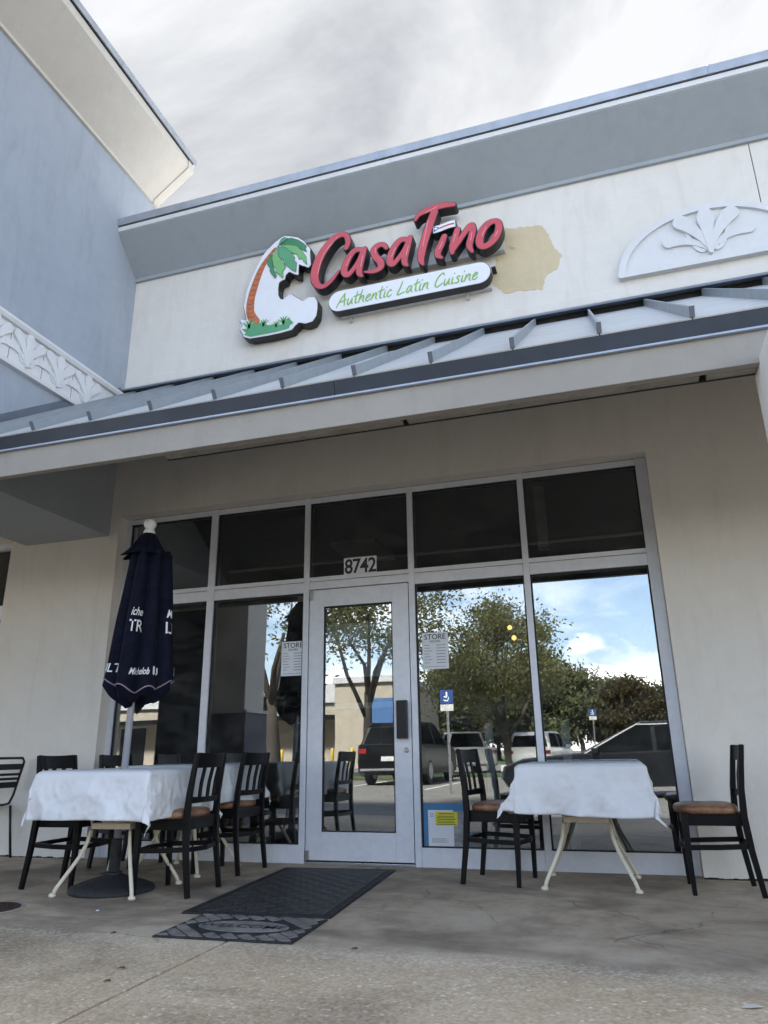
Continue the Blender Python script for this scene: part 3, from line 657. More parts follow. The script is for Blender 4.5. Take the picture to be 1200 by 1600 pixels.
# frieze
fz = tag(thing('frieze', None, None), 'white plaster leaf frieze on the blue wall'); fz.parent = bb
MB().box(BX, -3.4, 4.045, BX + 0.025, -0.14, 4.40).build('frieze_ground', 'ornament_white', fz)
MB().prism([(BX, 4.39), (BX + 0.055, 4.40), (BX + 0.07, 4.43), (BX + 0.07, 4.455), (BX, 4.46)], 1, -3.4, -0.14).build('frieze_moulding', 'ornament_white', fz)
MB().prism([(BX, 4.02), (BX + 0.04, 4.025), (BX + 0.045, 4.06), (BX, 4.075)], 1, -3.4, -0.14).build('frieze_moulding', 'ornament_white', fz)
for k in range(4):
    yy = -0.715 - 0.385 * k
    leaf_ornament(yy, 4.075, 0.70, BX + 0.034, BX + 0.02, fz, mp=lambda x, y, z: (y, x, z), res=0.011, sg_=-1)
    MB().box(BX + 0.02, yy - 0.196, 4.07, BX + 0.0262, yy - 0.192, 4.39).build('frieze_joint', 'dark_gap', fz)

# ================================================================== shop sign
CASA = {'C': [[(0.461, 5.588, 0.0228), (0.483, 5.654, 0.0263), (0.461, 5.737, 0.0263), (0.401, 5.761, 0.0298), (0.319, 5.727, 0.0351), (0.237, 5.635, 0.0404), (0.171, 5.519, 0.0439), (0.133, 5.387, 0.0439), (0.134, 5.286, 0.0404), (0.17, 5.218, 0.0298), (0.225, 5.196, 0.0228), (0.305, 5.242, 0.0193), (0.385, 5.336, 0.0088)]], 'a': [[(0.622, 5.528, 0.0228), (0.554, 5.535, 0.0281), (0.492, 5.47, 0.0316), (0.448, 5.371, 0.0333), (0.444, 5.303, 0.0316), (0.48, 5.268, 0.0246), (0.536, 5.32, 0.0228), (0.599, 5.414, 0.0228), (0.643, 5.523, 0.0246)], [(0.652, 5.53, 0.0246), (0.625, 5.427, 0.0298), (0.6, 5.315, 0.0298), (0.6, 5.256, 0.0263), (0.628, 5.22, 0.0105)]], 's': [[(0.879, 5.483, 0.0175), (0.842, 5.532, 0.0228), (0.784, 5.531, 0.0281), (0.749, 5.486, 0.0316), (0.765, 5.413, 0.0333), (0.813, 5.342, 0.0333), (0.819, 5.282, 0.0298), (0.772, 5.25, 0.0228), (0.711, 5.249, 0.0158), (0.651, 5.263, 0.007)]], 'a2': [[(1.087, 5.529, 0.0228), (1.018, 5.537, 0.0281), (0.953, 5.465, 0.0316), (0.914, 5.366, 0.0333), (0.913, 5.308, 0.0316), (0.941, 5.281, 0.0246), (0.997, 5.336, 0.0228), (1.058, 5.418, 0.0228), (1.109, 5.524, 0.0246)], [(1.116, 5.542, 0.0246), (1.086, 5.431, 0.0298), (1.06, 5.33, 0.0298), (1.058, 5.267, 0.0263), (1.084, 5.233, 0.0105)]], 'T': [[(1.176, 5.729, 0.0123), (1.214, 5.786, 0.0228), (1.326, 5.822, 0.0316), (1.444, 5.829, 0.0316), (1.557, 5.81, 0.0211)], [(1.366, 5.774, 0.0351), (1.324, 5.666, 0.0386), (1.286, 5.557, 0.0386), (1.252, 5.448, 0.0368), (1.225, 5.338, 0.0351), (1.218, 5.262, 0.0281), (1.237, 5.204, 0.0105)]], 'i': [[(1.451, 5.471, 0.0263), (1.418, 5.386, 0.0316), (1.388, 5.326, 0.0316), (1.381, 5.274, 0.0263), (1.42, 5.236, 0.0105)]], 'n': [[(1.58, 5.513, 0.0263), (1.551, 5.42, 0.0298), (1.523, 5.331, 0.0298), (1.52, 5.268, 0.0193)], [(1.52, 5.283, 0.0193), (1.59, 5.381, 0.0228), (1.657, 5.476, 0.0263), (1.711, 5.527, 0.0298), (1.725, 5.481, 0.0298), (1.708, 5.399, 0.0298), (1.684, 5.309, 0.0281), (1.708, 5.233, 0.0123)]], 'o': [[(1.936, 5.517, 0.0263), (1.871, 5.504, 0.0316), (1.809, 5.43, 0.0351), (1.781, 5.332, 0.0351), (1.797, 5.271, 0.0298), (1.849, 5.267, 0.0298), (1.915, 5.316, 0.0316), (1.96, 5.4, 0.0333), (1.968, 5.478, 0.0298), (1.936, 5.517, 0.0263)]]}
HL = {'C': [[(0.376, 5.749), (0.267, 5.634), (0.204, 5.527), (0.161, 5.356)], [(0.352, 5.722), (0.245, 5.60)]], 'T': [[(1.300, 5.691), (1.278, 5.577), (1.240, 5.41)], [(1.274, 5.79), (1.394, 5.826)]], 'a': [[(0.512, 5.475), (0.462, 5.373)], [(0.635, 5.45), (0.612, 5.33)]], 's': [[(0.768, 5.508), (0.762, 5.45)]], 'a2': [[(0.972, 5.464), (0.928, 5.37)], [(1.098, 5.45), (1.073, 5.35)]], 'i': [[(1.432, 5.411), (1.398, 5.34)]], 'n': [[(1.56, 5.464), (1.535, 5.383)], [(1.715, 5.44), (1.70, 5.36)]], 'o': [[(1.850, 5.472), (1.805, 5.381)], [(1.955, 5.40), (1.93, 5.35)]]}
sign = thing('letter_sign', 'red script letters CasaTino over a white rounded tagline board', 'sign')
for k in ('C', 'a', 's', 'a2', 'T', 'i', 'n', 'o'):
    ret = stroke_obj('letter_return', 'sign_black', sign, CASA[k], -0.296, -0.19, 0.010, 0.008)
    fc = stroke_obj('letter_face', 'sign_red', ret, CASA[k], -0.302, -0.2965, 0.009)
    ret['label'] = 'black sided red script letter ' + k[0]
    for h in HL[k]:
        stroke_obj('letter_highlight', 'sign_pink', ret, [[(*p, 0.0035) for p in h]], -0.3035, -0.3022, 0.004)
MB().box(0.20, -0.19, 5.27, 1.99, WF, 5.42).build('raceway', 'raceway_grey', sign, bevel=0.004)
# flag as the dot of the i
def flagf(X, Z): return np.maximum(np.abs((X - 1.455) + 0.0) - 0.108, np.abs(Z - 5.581 - 0.075 * (X - 1.455) - 0.006 * np.sin(26 * X)) - 0.038) - 0.0
fb = field_mesh(lambda X, Z: flagf(X, Z) - 0.006, (1.32, 5.5, 1.59, 5.66), 0.006, -0.296, -0.19).build('flag_board', 'sign_black', sign)
field_mesh(flagf, (1.32, 5.5, 1.59, 5.66), 0.006, -0.302, -0.297).build('flag_face', 'sign_white', fb)
for dz_ in (0.022, -0.022):
    field_mesh(lambda X, Z: np.maximum(np.maximum(-(X - 1.41), X - 1.555), np.abs(Z - 5.581 - 0.075 * (X - 1.455) - 0.006 * np.sin(26 * X) - dz_ * 0) - 0.008), (1.36, 5.5, 1.59, 5.66), 0.005, -0.3035, -0.3025).build('flag_stripe', 'sign_red', fb) if dz_ > 0 else None
field_mesh(lambda X, Z: np.maximum(-(X - 1.352), (X - 1.352) + np.abs(Z - 5.575) * 1.7 - 0.062), (1.34, 5.5, 1.45, 5.65), 0.005, -0.304, -0.3025).build('flag_triangle', 'flag_blue', fb)
stroke_obj('flag_star', 'sign_white', fb, [[(1.364, 5.574, 0.006), (1.385, 5.574, 0.006)], [(1.3745, 5.563, 0.006), (1.3745, 5.586, 0.006)]], -0.3055, -0.304, 0.004, sm=False)
# tagline board
PX0, PX1, PZ = 0.385, 1.745, 5.012
pill = [[(PX0, PZ, 0.112), (PX1, PZ, 0.112)]]
pb = stroke_obj('tagline_board', 'sign_black', sign, pill, -0.264, -0.175, 0.02, 0.007, sm=False)
stroke_obj('tagline_face', 'sign_white', pb, pill, -0.272, -0.2645, 0.018, sm=False)
MB().box(0.36, -0.175, 4.895, 1.845, WF, 5.01).build('raceway', 'raceway_grey', sign, bevel=0.004)
MB().box(1.60, WF - 0.03, 4.84, 1.63, WF, 4.90).build('bracket', 'raceway_grey', sign); MB().box(0.44, WF - 0.03, 4.84, 0.47, WF, 4.90).build('bracket', 'raceway_grey', sign)
MB().box(1.86, WF - 0.10, 5.07, 1.90, WF, 5.085).build('bracket', 'sign_black', sign)
# brush script: unit strokes, x-height 0.5, capital 1.0
FT = {
 'A': (0.78, [[(0.0, -0.08), (0.22, 0.45), (0.50, 1.0)], [(0.50, 1.0), (0.54, 0.5), (0.60, 0.0)], [(0.14, 0.34), (0.40, 0.36), (0.68, 0.46)]]),
 'u': (0.50, [[(0.06, 0.5), (0.03, 0.2), (0.08, 0.02), (0.22, 0.1), (0.36, 0.48)], [(0.36, 0.48), (0.35, 0.15), (0.44, 0.0)]]),
 't': (0.36, [[(0.20, 0.92), (0.13, 0.4), (0.15, 0.05), (0.28, 0.04)], [(-0.04, 0.56), (0.14, 0.60), (0.40, 0.66)]]),
 'h': (0.52, [[(0.20, 1.0), (0.10, 0.5), (0.03, 0.0)], [(0.05, 0.12), (0.22, 0.46), (0.36, 0.46), (0.34, 0.12), (0.44, 0.0)]]),
 'e': (0.44, [[(0.05, 0.22), (0.24, 0.30), (0.34, 0.42), (0.24, 0.52), (0.08, 0.34), (0.05, 0.10), (0.18, 0.0), (0.38, 0.14)]]),
 'n': (0.52, [[(0.10, 0.5), (0.06, 0.25), (0.02, 0.0)], [(0.04, 0.10), (0.22, 0.46), (0.36, 0.46), (0.34, 0.12), (0.44, 0.0)]]),
 'i': (0.26, [[(0.12, 0.5), (0.07, 0.2), (0.09, 0.02), (0.20, 0.05)], [(0.17, 0.76), (0.20, 0.82)]]),
 'c': (0.42, [[(0.34, 0.42), (0.24, 0.52), (0.08, 0.34), (0.05, 0.10), (0.18, 0.0), (0.36, 0.12)]]),
 'L': (0.66, [[(0.30, 1.0), (0.18, 0.5), (0.04, 0.02), (0.30, 0.04), (0.58, 0.14)]]),
 'a': (0.54, [[(0.36, 0.46), (0.22, 0.52), (0.07, 0.32), (0.06, 0.08), (0.18, 0.04), (0.38, 0.46)], [(0.40, 0.48), (0.36, 0.15), (0.46, 0.0)]]),
 'C': (0.66, [[(0.62, 0.80), (0.52, 1.0), (0.26, 0.80), (0.08, 0.40), (0.08, 0.08), (0.26, 0.0), (0.56, 0.22)]]),
 's': (0.42, [[(0.36, 0.46), (0.24, 0.52), (0.14, 0.40), (0.26, 0.26), (0.28, 0.10), (0.14, 0.0), (0.0, 0.06)]]),
 ' ': (0.34, [])}
tl = sum(FT[c][0] for c in 'Authentic Latin Cuisine'); su = (1.775 - 0.345) / (tl + 0.3); x = 0.352
for c in 'Authentic Latin Cuisine':
    H = 0.138
    for_st = [[(x + su * p[0] + 0.30 * H * p[1] * 0.55, 4.948 + H * p[1], 0.0072 if i not in (0, len(s_) - 1) else 0.0048) for i, p in enumerate(s_)] for s_ in FT[c][1]]
    if for_st: stroke_obj('tagline_letter', 'sign_green', pb, for_st, -0.2745, -0.2722, 0.0045)
    x += su * FT[c][0]

# palm panel
PALM_OUT = [(-0.239, 5.959), (-0.161, 5.933), (-0.083, 5.897), (-0.015, 5.832), (0.019, 5.771), (0.053, 5.726), (0.049, 5.685), (0.056, 5.591), (0.062, 5.527), (0.034, 5.498), (-0.009, 5.529), (-0.037, 5.541), (-0.071, 5.57), (-0.074, 5.498), (-0.072, 5.437), (-0.12, 5.458), (-0.178, 5.503), (-0.215, 5.47), (-0.223, 5.421), (-0.26, 5.414), (-0.288, 5.395), (-0.295, 5.325), (-0.29, 5.25), (-0.268, 5.20), (-0.235, 5.185), (-0.179, 5.228), (-0.142, 5.23), (-0.103, 5.191), (-0.017, 5.12), (0.05, 5.15), (0.110, 5.14), (0.140, 5.08), (0.14, 5.0), (0.13, 4.92), (0.09, 4.862), (0.015, 4.853), (-0.058, 4.881), (-0.094, 4.854), (-0.13, 4.813), (-0.24, 4.802), (-0.389, 4.798), (-0.587, 4.804), (-0.661, 4.838), (-0.672, 4.875), (-0.709, 4.932), (-0.681, 4.956), (-0.694, 5.009), (-0.719, 5.039), (-0.686, 5.047), (-0.637, 5.027), (-0.655, 5.111), (-0.68, 5.20), (-0.667, 5.28), (-0.655, 5.37), (-0.635, 5.45), (-0.594, 5.55), (-0.55, 5.654), (-0.487, 5.776), (-0.43, 5.837), (-0.354, 5.903), (-0.288, 5.945)]
TRUNK = [(-0.347, 5.826, 0.0133), (-0.416, 5.738, 0.0222), (-0.476, 5.647, 0.0293), (-0.525, 5.533, 0.0356), (-0.563, 5.407, 0.04), (-0.592, 5.29, 0.0422), (-0.601, 5.191, 0.0444), (-0.592, 5.088, 0.0467), (-0.539, 4.986, 0.0533)]
FRONDS = [[(-0.285, 5.864), (-0.238, 5.916), (-0.16, 5.907), (-0.082, 5.86), (-0.034, 5.816), (0.01, 5.763), (-0.003, 5.73), (0.016, 5.693), (-0.032, 5.726), (-0.051, 5.752), (-0.099, 5.769), (-0.177, 5.826)], [(-0.284, 5.848), (-0.197, 5.831), (-0.1, 5.791), (-0.041, 5.718), (0.008, 5.633), (0.019, 5.538), (-0.019, 5.588), (-0.029, 5.622), (-0.067, 5.626), (-0.088, 5.688), (-0.136, 5.71), (-0.175, 5.752)], [(-0.313, 5.834), (-0.235, 5.809), (-0.165, 5.739), (-0.115, 5.653), (-0.129, 5.625), (-0.095, 5.586), (-0.101, 5.479), (-0.15, 5.517), (-0.189, 5.567), (-0.228, 5.598), (-0.249, 5.665), (-0.289, 5.696)], [(-0.327, 5.827), (-0.304, 5.71), (-0.269, 5.67), (-0.247, 5.602), (-0.217, 5.564), (-0.245, 5.519), (-0.242, 5.436), (-0.292, 5.499), (-0.322, 5.527), (-0.318, 5.567), (-0.353, 5.607), (-0.372, 5.716)], [(-0.369, 5.758), (-0.376, 5.696), (-0.357, 5.587), (-0.331, 5.518), (-0.315, 5.473), (-0.329, 5.456), (-0.369, 5.517), (-0.39, 5.553), (-0.386, 5.584), (-0.423, 5.645), (-0.415, 5.706)], [(-0.299, 5.857), (-0.313, 5.829), (-0.285, 5.864), (-0.199, 5.906), (-0.239, 5.932), (-0.277, 5.915)]]
GRASS = [(-0.657, 4.862), (-0.629, 4.876), (-0.69, 4.933), (-0.622, 4.924), (-0.684, 5.017), (-0.594, 4.948), (-0.559, 5.011), (-0.537, 4.946), (-0.452, 4.968), (-0.394, 4.917), (-0.243, 4.895), (-0.189, 4.943), (-0.162, 4.956), (-0.133, 4.911), (-0.109, 4.887), (-0.15, 4.866), (-0.158, 4.834), (-0.278, 4.822), (-0.399, 4.82), (-0.584, 4.823)]
ps = thing('palm_sign', 'cut-out palm tree panel with white border left of the red letters', 'sign')
poly_obj('panel_return', 'sign_black', ps, PALM_OUT, -0.236, -0.13, 0.012, 0.005)
pface = poly_obj('panel_face', 'sign_white', ps, PALM_OUT, -0.243, -0.2365, 0.010, -0.002)
stroke_obj('trunk_print', 'palm_trunk', pface, [TRUNK], -0.2455, -0.2432, 0.008)
for i in range(15):
    t = 0.3 + i * 0.5; k = int(t); u = t - k
    if k + 1 >= len(TRUNK): break
    p = [TRUNK[k][j] + (TRUNK[k + 1][j] - TRUNK[k][j]) * u for j in range(3)]
    stroke_obj('trunk_ring', 'sign_black', pface, [[(p[0] - p[2] * .85, p[1] + .012, .0018), (p[0], p[1] - .012, .0022), (p[0] + p[2] * .8, p[1] + .002, .0018)]], -0.2465, -0.2456, 0.003)
for i, f in enumerate(FRONDS):
    poly_obj('frond_outline', 'sign_black', pface, f, -0.2468 - i * 0.0014, -0.2462 - i * 0.0014, 0.006, 0.0035)
    poly_obj('frond_print', ('palm_dark', 'palm_light', 'palm_mid', 'palm_light', 'palm_dark', 'palm_mid')[i], pface, f, -0.2474 - i * 0.0014, -0.2469 - i * 0.0014, 0.006)
poly_obj('grass_print', 'palm_mid', pface, GRASS, -0.2475, -0.2466, 0.006)
for gx, gz, gs in ((-0.60, 4.93, 1.0), (-0.44, 4.92, 0.8), (-0.22, 4.90, 0.9), (-0.30, 4.88, 0.7)):
    for a in (-50, -25, 0, 25, 50):
        stroke_obj('grass_blade', 'palm_dark' if a % 50 else 'palm_light', pface, [[(gx, gz, 0.012 * gs), (gx + 0.05 * gs * math.sin(R(a)), gz + 0.07 * gs * math.cos(R(a)), 0.007 * gs), (gx + 0.11 * gs * math.sin(R(a)), gz + 0.10 * gs * math.cos(R(a)), 0.001)]], -0.2485, -0.2476, 0.004)

# ================================================================== notices on the glass
def sheet(name, label, x0, z0, x1, z1, mat, y=GY - 0.002, th=0.0008, cat='notice', group=None):
    o = MB().box(x0, y - th, z0, x1, y, z1).build(name, mat); tag(o, label, cat, group); return o
num = sheet('address_number', 'white address sticker reading 8742 above the door', 0.326, 2.353, 0.634, 2.508, 'paper', cat='address sign')
for i, c in enumerate('8742'): text_obj(c, 0.185, 'ink', num, 'digit', (0.372 + 0.074 * i, GY - 0.0032, 2.366), align='CENTER', xs=0.86, bold=0.0035)
def hours(label, x0):
    s = sheet('store_notice', label, x0, 1.49, x0 + 0.222, 1.79, 'paper')
    text_obj('STORE', 0.062, 'ink', s, 'heading', (x0 + 0.111, GY - 0.0032, 1.735), align='CENTER', bold=0.0004)
    text_obj('HOURS', 0.028, 'ink', s, 'heading', (x0 + 0.111, GY - 0.0032, 1.708), align='CENTER')
    mb = MB()
    for k in range(7):
        z = 1.685 - k * 0.024
        mb.box(x0 + 0.018, GY - 0.0034, z, x0 + 0.06 + 0.012 * (k % 3), GY - 0.003, z + 0.005); mb.box(x0 + 0.12, GY - 0.0034, z - 0.003, x0 + 0.20, GY - 0.003, z + 0.003)
    mb.box(x0 + 0.018, GY - 0.0034, 1.508, x0 + 0.20, GY - 0.003, 1.512)
    mb.build('printed_lines', 'ink_grey', s)
hours('pale store notice on the window left of the door', -0.264)
hours('pale store notice on the window right of the door', 1.029)
s = sheet('blue_poster', 'blue poster behind papers low in the window right of the door', 0.998, 0.15, 1.36, 0.457, 'blue_poster', GY - 0.001, 0.0006)
s = sheet('permit_paper', 'white permit sheet taped low in the window right of the door', 1.034, 0.15, 1.236, 0.408, 'paper', GY - 0.003)
mb = MB()
for k in range(5): mb.box(1.06, GY - 0.0045, 0.175 + k * 0.007, 1.19 - 0.02 * (k % 2), GY - 0.0039, 0.1775 + k * 0.007)
for k in range(3): mb.box(1.05, GY - 0.0045, 0.36 + k * 0.01, 1.08, GY - 0.0039, 0.363 + k * 0.01)
mb.build('printed_lines', 'ink_grey', s)
s = sheet('grey_leaflet', 'crumpled grey leaflet beside the white permit sheet', 1.238, 0.15, 1.318, 0.40, 'grey_poster', GY - 0.0025)
s = sheet('yellow_sticker', 'bright yellow warning sticker on the white permit sheet', 1.093, 0.297, 1.268, 0.394, 'yellow_sticker', GY - 0.0048)
mb = MB(); mb.box(1.12, GY - 0.0062, 0.378, 1.24, GY - 0.0057, 0.385); mb.build('printed_lines', 'red_ink', s)
mb = MB()
for k in range(6): mb.box(1.105 + 0.006 * (k % 2), GY - 0.0062, 0.304 + k * 0.0115, 1.255 - 0.008 * (k % 3), GY - 0.0057, 0.308 + k * 0.0115)
mb.build('printed_lines', 'ink', s)
# poster inside the door glass, with the shop name
s = sheet('door_poster', 'pale poster with the shop name behind the door glass', 0.158, 1.455, 0.772, 1.92, 'poster_pale', 0.048, 0.0008, 'poster')
text_obj('Casa Tino', 0.115, 'sign_red', s, 'poster_lettering', (0.20, 0.0465, 1.68), shear=0.3, bold=0.002)
poly_obj('poster_leaf', 'palm_mid', s, [(0.52, 1.80), (0.60, 1.88), (0.70, 1.83), (0.74, 1.72), (0.66, 1.76), (0.60, 1.70)], 0.0465, 0.047, 0.01)
mb = MB()
for k in range(4): mb.box(0.175, 0.0462, 1.47 + k * 0.018, 0.30, 0.0468, 1.479 + k * 0.018)
mb.build('printed_lines', 'ink', s)

# ================================================================== chairs
def wood_chair(label, loc, rz, group=None):
    """slat-back chair facing +x"""
    t = thing('slat_chair', label, 'chair', loc, rz, group)
    for s_ in (-1, 1):
        MB().sweep([(-0.205, 0.205 * s_, 0), (-0.172, 0.200 * s_, 0.25), (-0.158, 0.196 * s_, 0.44), (-0.168, 0.192 * s_, 0.60), (-0.205, 0.190 * s_, 0.855)], [0.030, 0.036, 0.040, 0.036, 0.030], [0.026, 0.030, 0.034, 0.030, 0.024], side=(1, 0, 0)).build('rear_post', 'black_wood', t, bevel=0.004)
        MB().sweep([(0.178, 0.205 * s_, 0), (0.182, 0.200 * s_, 0.2), (0.180, 0.188 * s_, 0.455)], [0.026, 0.032, 0.042], [0.026, 0.032, 0.042], side=(1, 0, 0)).build('front_leg', 'black_wood', t, bevel=0.004)
        MB().sweep([(-0.168, 0.198 * s_, 0.275), (0.0, 0.212 * s_, 0.268), (0.180, 0.196 * s_, 0.262)], 0.016, 0.030, side=(0, 1, 0)).build('side_stretcher', 'black_wood', t, bevel=0.003)
        MB().box(-0.16, 0.176 * s_ - 0.011, 0.385, 0.18, 0.176 * s_ + 0.011, 0.455).build('seat_rail', 'black_wood', t, bevel=0.003)
    def curved(z0, z1, x0, x1, name, th=0.016, bow=0.030):
        mb = MB(); N = 8; vs = []; fs = []
        for i in range(N + 1):
            u = -1 + 2 * i / N; bx = -bow * (1 - u * u)
            for dx_, z, xx in ((-th / 2, z0, x0), (th / 2, z0, x0), (th / 2, z1 + 0.006 * u * u, x1), (-th / 2, z1 + 0.006 * u * u, x1)): vs.append((xx + bx + dx_, 0.188 * u, z))
        for i in range(N):
            for k in range(4): fs.append((i * 4 + k, i * 4 + (k + 1) % 4, i * 4 + 4 + (k + 1) % 4, i * 4 + 4 + k))
        fs.append((0, 1, 2, 3)); fs.append((N * 4 + 3, N * 4 + 2, N * 4 + 1, N * 4))
        return mb.add(vs, fs).build(name, 'black_wood', t, bevel=0.002)
    curved(0.762, 0.852, -0.192, -0.206, 'top_rail', 0.018); curved(0.545, 0.580, -0.166, -0.170, 'lower_rail', 0.018, 0.022)
    for u in (-0.5, 0.0, 0.5):
        y = 0.188 * u; b1_ = -0.022 * (1 - u * u); b2_ = -0.030 * (1 - u * u)
        MB().sweep([(-0.168 + b1_, y, 0.57), (-0.178 + b1_, y, 0.67), (-0.194 + b2_, y, 0.775)], 0.010, 0.036, side=(1, 0, 0)).build('back_slat', 'black_wood', t, bevel=0.002)
    MB().box(0.169, -0.176, 0.385, 0.191, 0.176, 0.455).build('seat_rail', 'black_wood', t, bevel=0.003)
    MB().box(-0.165, -0.176, 0.385, -0.145, 0.176, 0.455).build('seat_rail', 'black_wood', t, bevel=0.003)
    MB().sweep([(-0.168, -0.196, 0.272), (-0.205, 0, 0.268), (-0.168, 0.196, 0.272)], 0.016, 0.028).build('rear_stretcher', 'black_wood', t, bevel=0.003)
    MB().sweep([(0.180, -0.196, 0.262), (0.215, 0, 0.262), (0.180, 0.196, 0.262)], 0.016, 0.028).build('front_stretcher', 'black_wood', t, bevel=0.003)
    # padded seat
    mb = MB(); N = 40; vs = []; fs = []
    prof = [(0.90, 0.452), (0.985, 0.458), (1.0, 0.474), (0.985, 0.490), (0.93, 0.499), (0.78, 0.506), (0.5, 0.509), (0.2, 0.510)]
    for r_, z in prof:
        for k in range(N):
            a = 2 * math.pi * k / N; ca, sa = math.cos(a), math.sin(a)
            px = 0.205 * abs(ca) ** 0.62 * (1 if ca > 0 else -1); py = 0.212 * abs(sa) ** 0.62 * (1 if sa > 0 else -1) * (1 + 0.10 * ca * 0.5)
            if px < -0.15: px = -0.15 + (px + 0.15) * 0.4
            vs.append((0.025 + px * r_, py * r_, z + 0.002 * mnoise.noise(Vector((px * 9, py * 9, z)))))
    for i in range(len(prof) - 1):
        for k in range(N): fs.append((i * N + k, i * N + (k + 1) % N, (i + 1) * N + (k + 1) % N, (i + 1) * N + k))
    fs.append(tuple(range(N - 1, -1, -1))); fs.append(tuple((len(prof) - 1) * N + k for k in range(N)))
    mb.add(vs, fs).build('seat_pad', 'tan_vinyl', t, smooth=True)
    return t
GC = 'black slat-back chairs at the tables'
ch0 = wood_chair('black slat-back chair at the right table, its back to the door', (1.665, -0.475, 0.0), R(-8), GC)
for lab, x, y, a in (('black slat-back chair right of the right table, against the cream wall', 3.045, -0.535, 180),
                     ('black slat-back chair with tan seat right of the umbrella table, nearest the mat', -0.335, -1.318, 182),
                     ('black slat-back chair at the rear left table, close to the door', -0.43, -0.452, 178),
                     ('black slat-back chair left of the umbrella table, half under its cloth', -1.225, -1.265, 2),
                     ('black slat-back chair at the rear left table by the left window jamb', -1.405, -0.36, -2)):
    c = dup(ch0); c.location = (x, y, 0.0); c.rotation_euler = (0, 0, R(a)); c['label'] = lab
# metal patio chair at the far left
mc = thing('metal_chair', 'black metal patio chair with horizontal back slats at left edge', 'chair', (-3.02, -0.40, 0.0), 0)
for s_ in (-1, 1):
    MB().sweep([(0.262, 0.232 * s_, 0.0), (0.215, 0.232 * s_, 0.25), (0.185, 0.232 * s_, 0.43)], 0.022, n=8).build('rear_leg', 'black_metal', mc, smooth=True)
    MB().sweep([(-0.22, 0.22 * s_, 0.0), (-0.21, 0.22 * s_, 0.43)], 0.022, n=8).build('front_leg', 'black_metal', mc, smooth=True)
MB().sweep([(-0.21, -0.23, 0.435), (0.10, -0.232, 0.435), (0.165, -0.232, 0.45), (0.20, -0.232, 0.52), (0.275, -0.232, 0.81), (0.272, -0.215, 0.84), (0.27, 0.215, 0.84), (0.275, 0.232, 0.81), (0.20, 0.232, 0.52), (0.165, 0.232, 0.45), (0.10, 0.232, 0.435), (-0.21, 0.23, 0.435)], 0.022, n=8).build('back_frame', 'black_metal', mc, smooth=True)
for z, h in ((0.765, 0.05), (0.70, 0.022), (0.662, 0.022), (0.61, 0.05)):
    xx = 0.20 + (z - 0.52) * 0.2586
    MB().box(xx - 0.005, -0.226, z - h / 2, xx + 0.005, 0.226, z + h / 2).build('back_slat', 'black_metal', mc, bevel=0.002)
for k in range(6): MB().box(-0.20 + 0.06 * k, -0.225, 0.438, -0.155 + 0.06 * k, 0.225, 0.446).build('seat_slat', 'black_metal', mc)

# ================================================================== tables and cloths
def iron_table(label, loc, rz):
    t = thing('iron_table', label, 'table', loc, rz, 'cream iron tables')
    for i in range(4):
        a = math.pi / 4 + i * math.pi / 2; c_, s_ = math.cos(a), math.sin(a)
        prof = [(0.40, 0.010), (0.383, 0.05), (0.348, 0.10), (0.305, 0.16), (0.258, 0.23), (0.225, 0.30), (0.208, 0.37), (0.205, 0.44), (0.222, 0.52), (0.24, 0.60), (0.25, 0.66), (0.25, 0.725)]
        lg = MB().sweep([(r_ * c_, r_ * s_, z) for r_, z in prof], 0.025, n=10).build('leg', 'cream_iron', t, smooth=True)
        MB().lathe([(0.012, 0), (0.022, 0.003), (0.024, 0.012), (0.018, 0.022), (0.010, 0.026)], (0.402 * c_, 0.402 * s_, 0.0), 12).build('foot', 'cream_iron', lg, smooth=True)
    for i in range(4):
        a = math.pi / 4 + i * math.pi / 2; b = a + math.pi / 2
        MB().sweep([(0.205 * math.cos(a), 0.205 * math.sin(a), 0.405), (0.205 * math.cos(b), 0.205 * math.sin(b), 0.405)], 0.012, 0.036).build('brace', 'cream_iron', t, bevel=0.003)
    MB().lathe([(0.14, 0.418), (0.145, 0.425), (0.14, 0.432)], n=24).build('shelf', 'cream_iron', t)
    MB().box(-0.385, -0.385, 0.725, 0.385, 0.385, 0.750).build('table_top', 'cream_iron', t, bevel=0.006)
    return t
T_R = (2.265, -0.475, 0); T_A = (-0.735, -1.37, 0); T_B = (-0.765, -0.50, 0)
iron_table('cream iron table right of the door under a white cloth', T_R, 0)
ta = iron_table('cream iron table with the umbrella through it', T_A, R(3)); tb = iron_table('cream iron table by the window behind the umbrella table', T_B, R(-2))
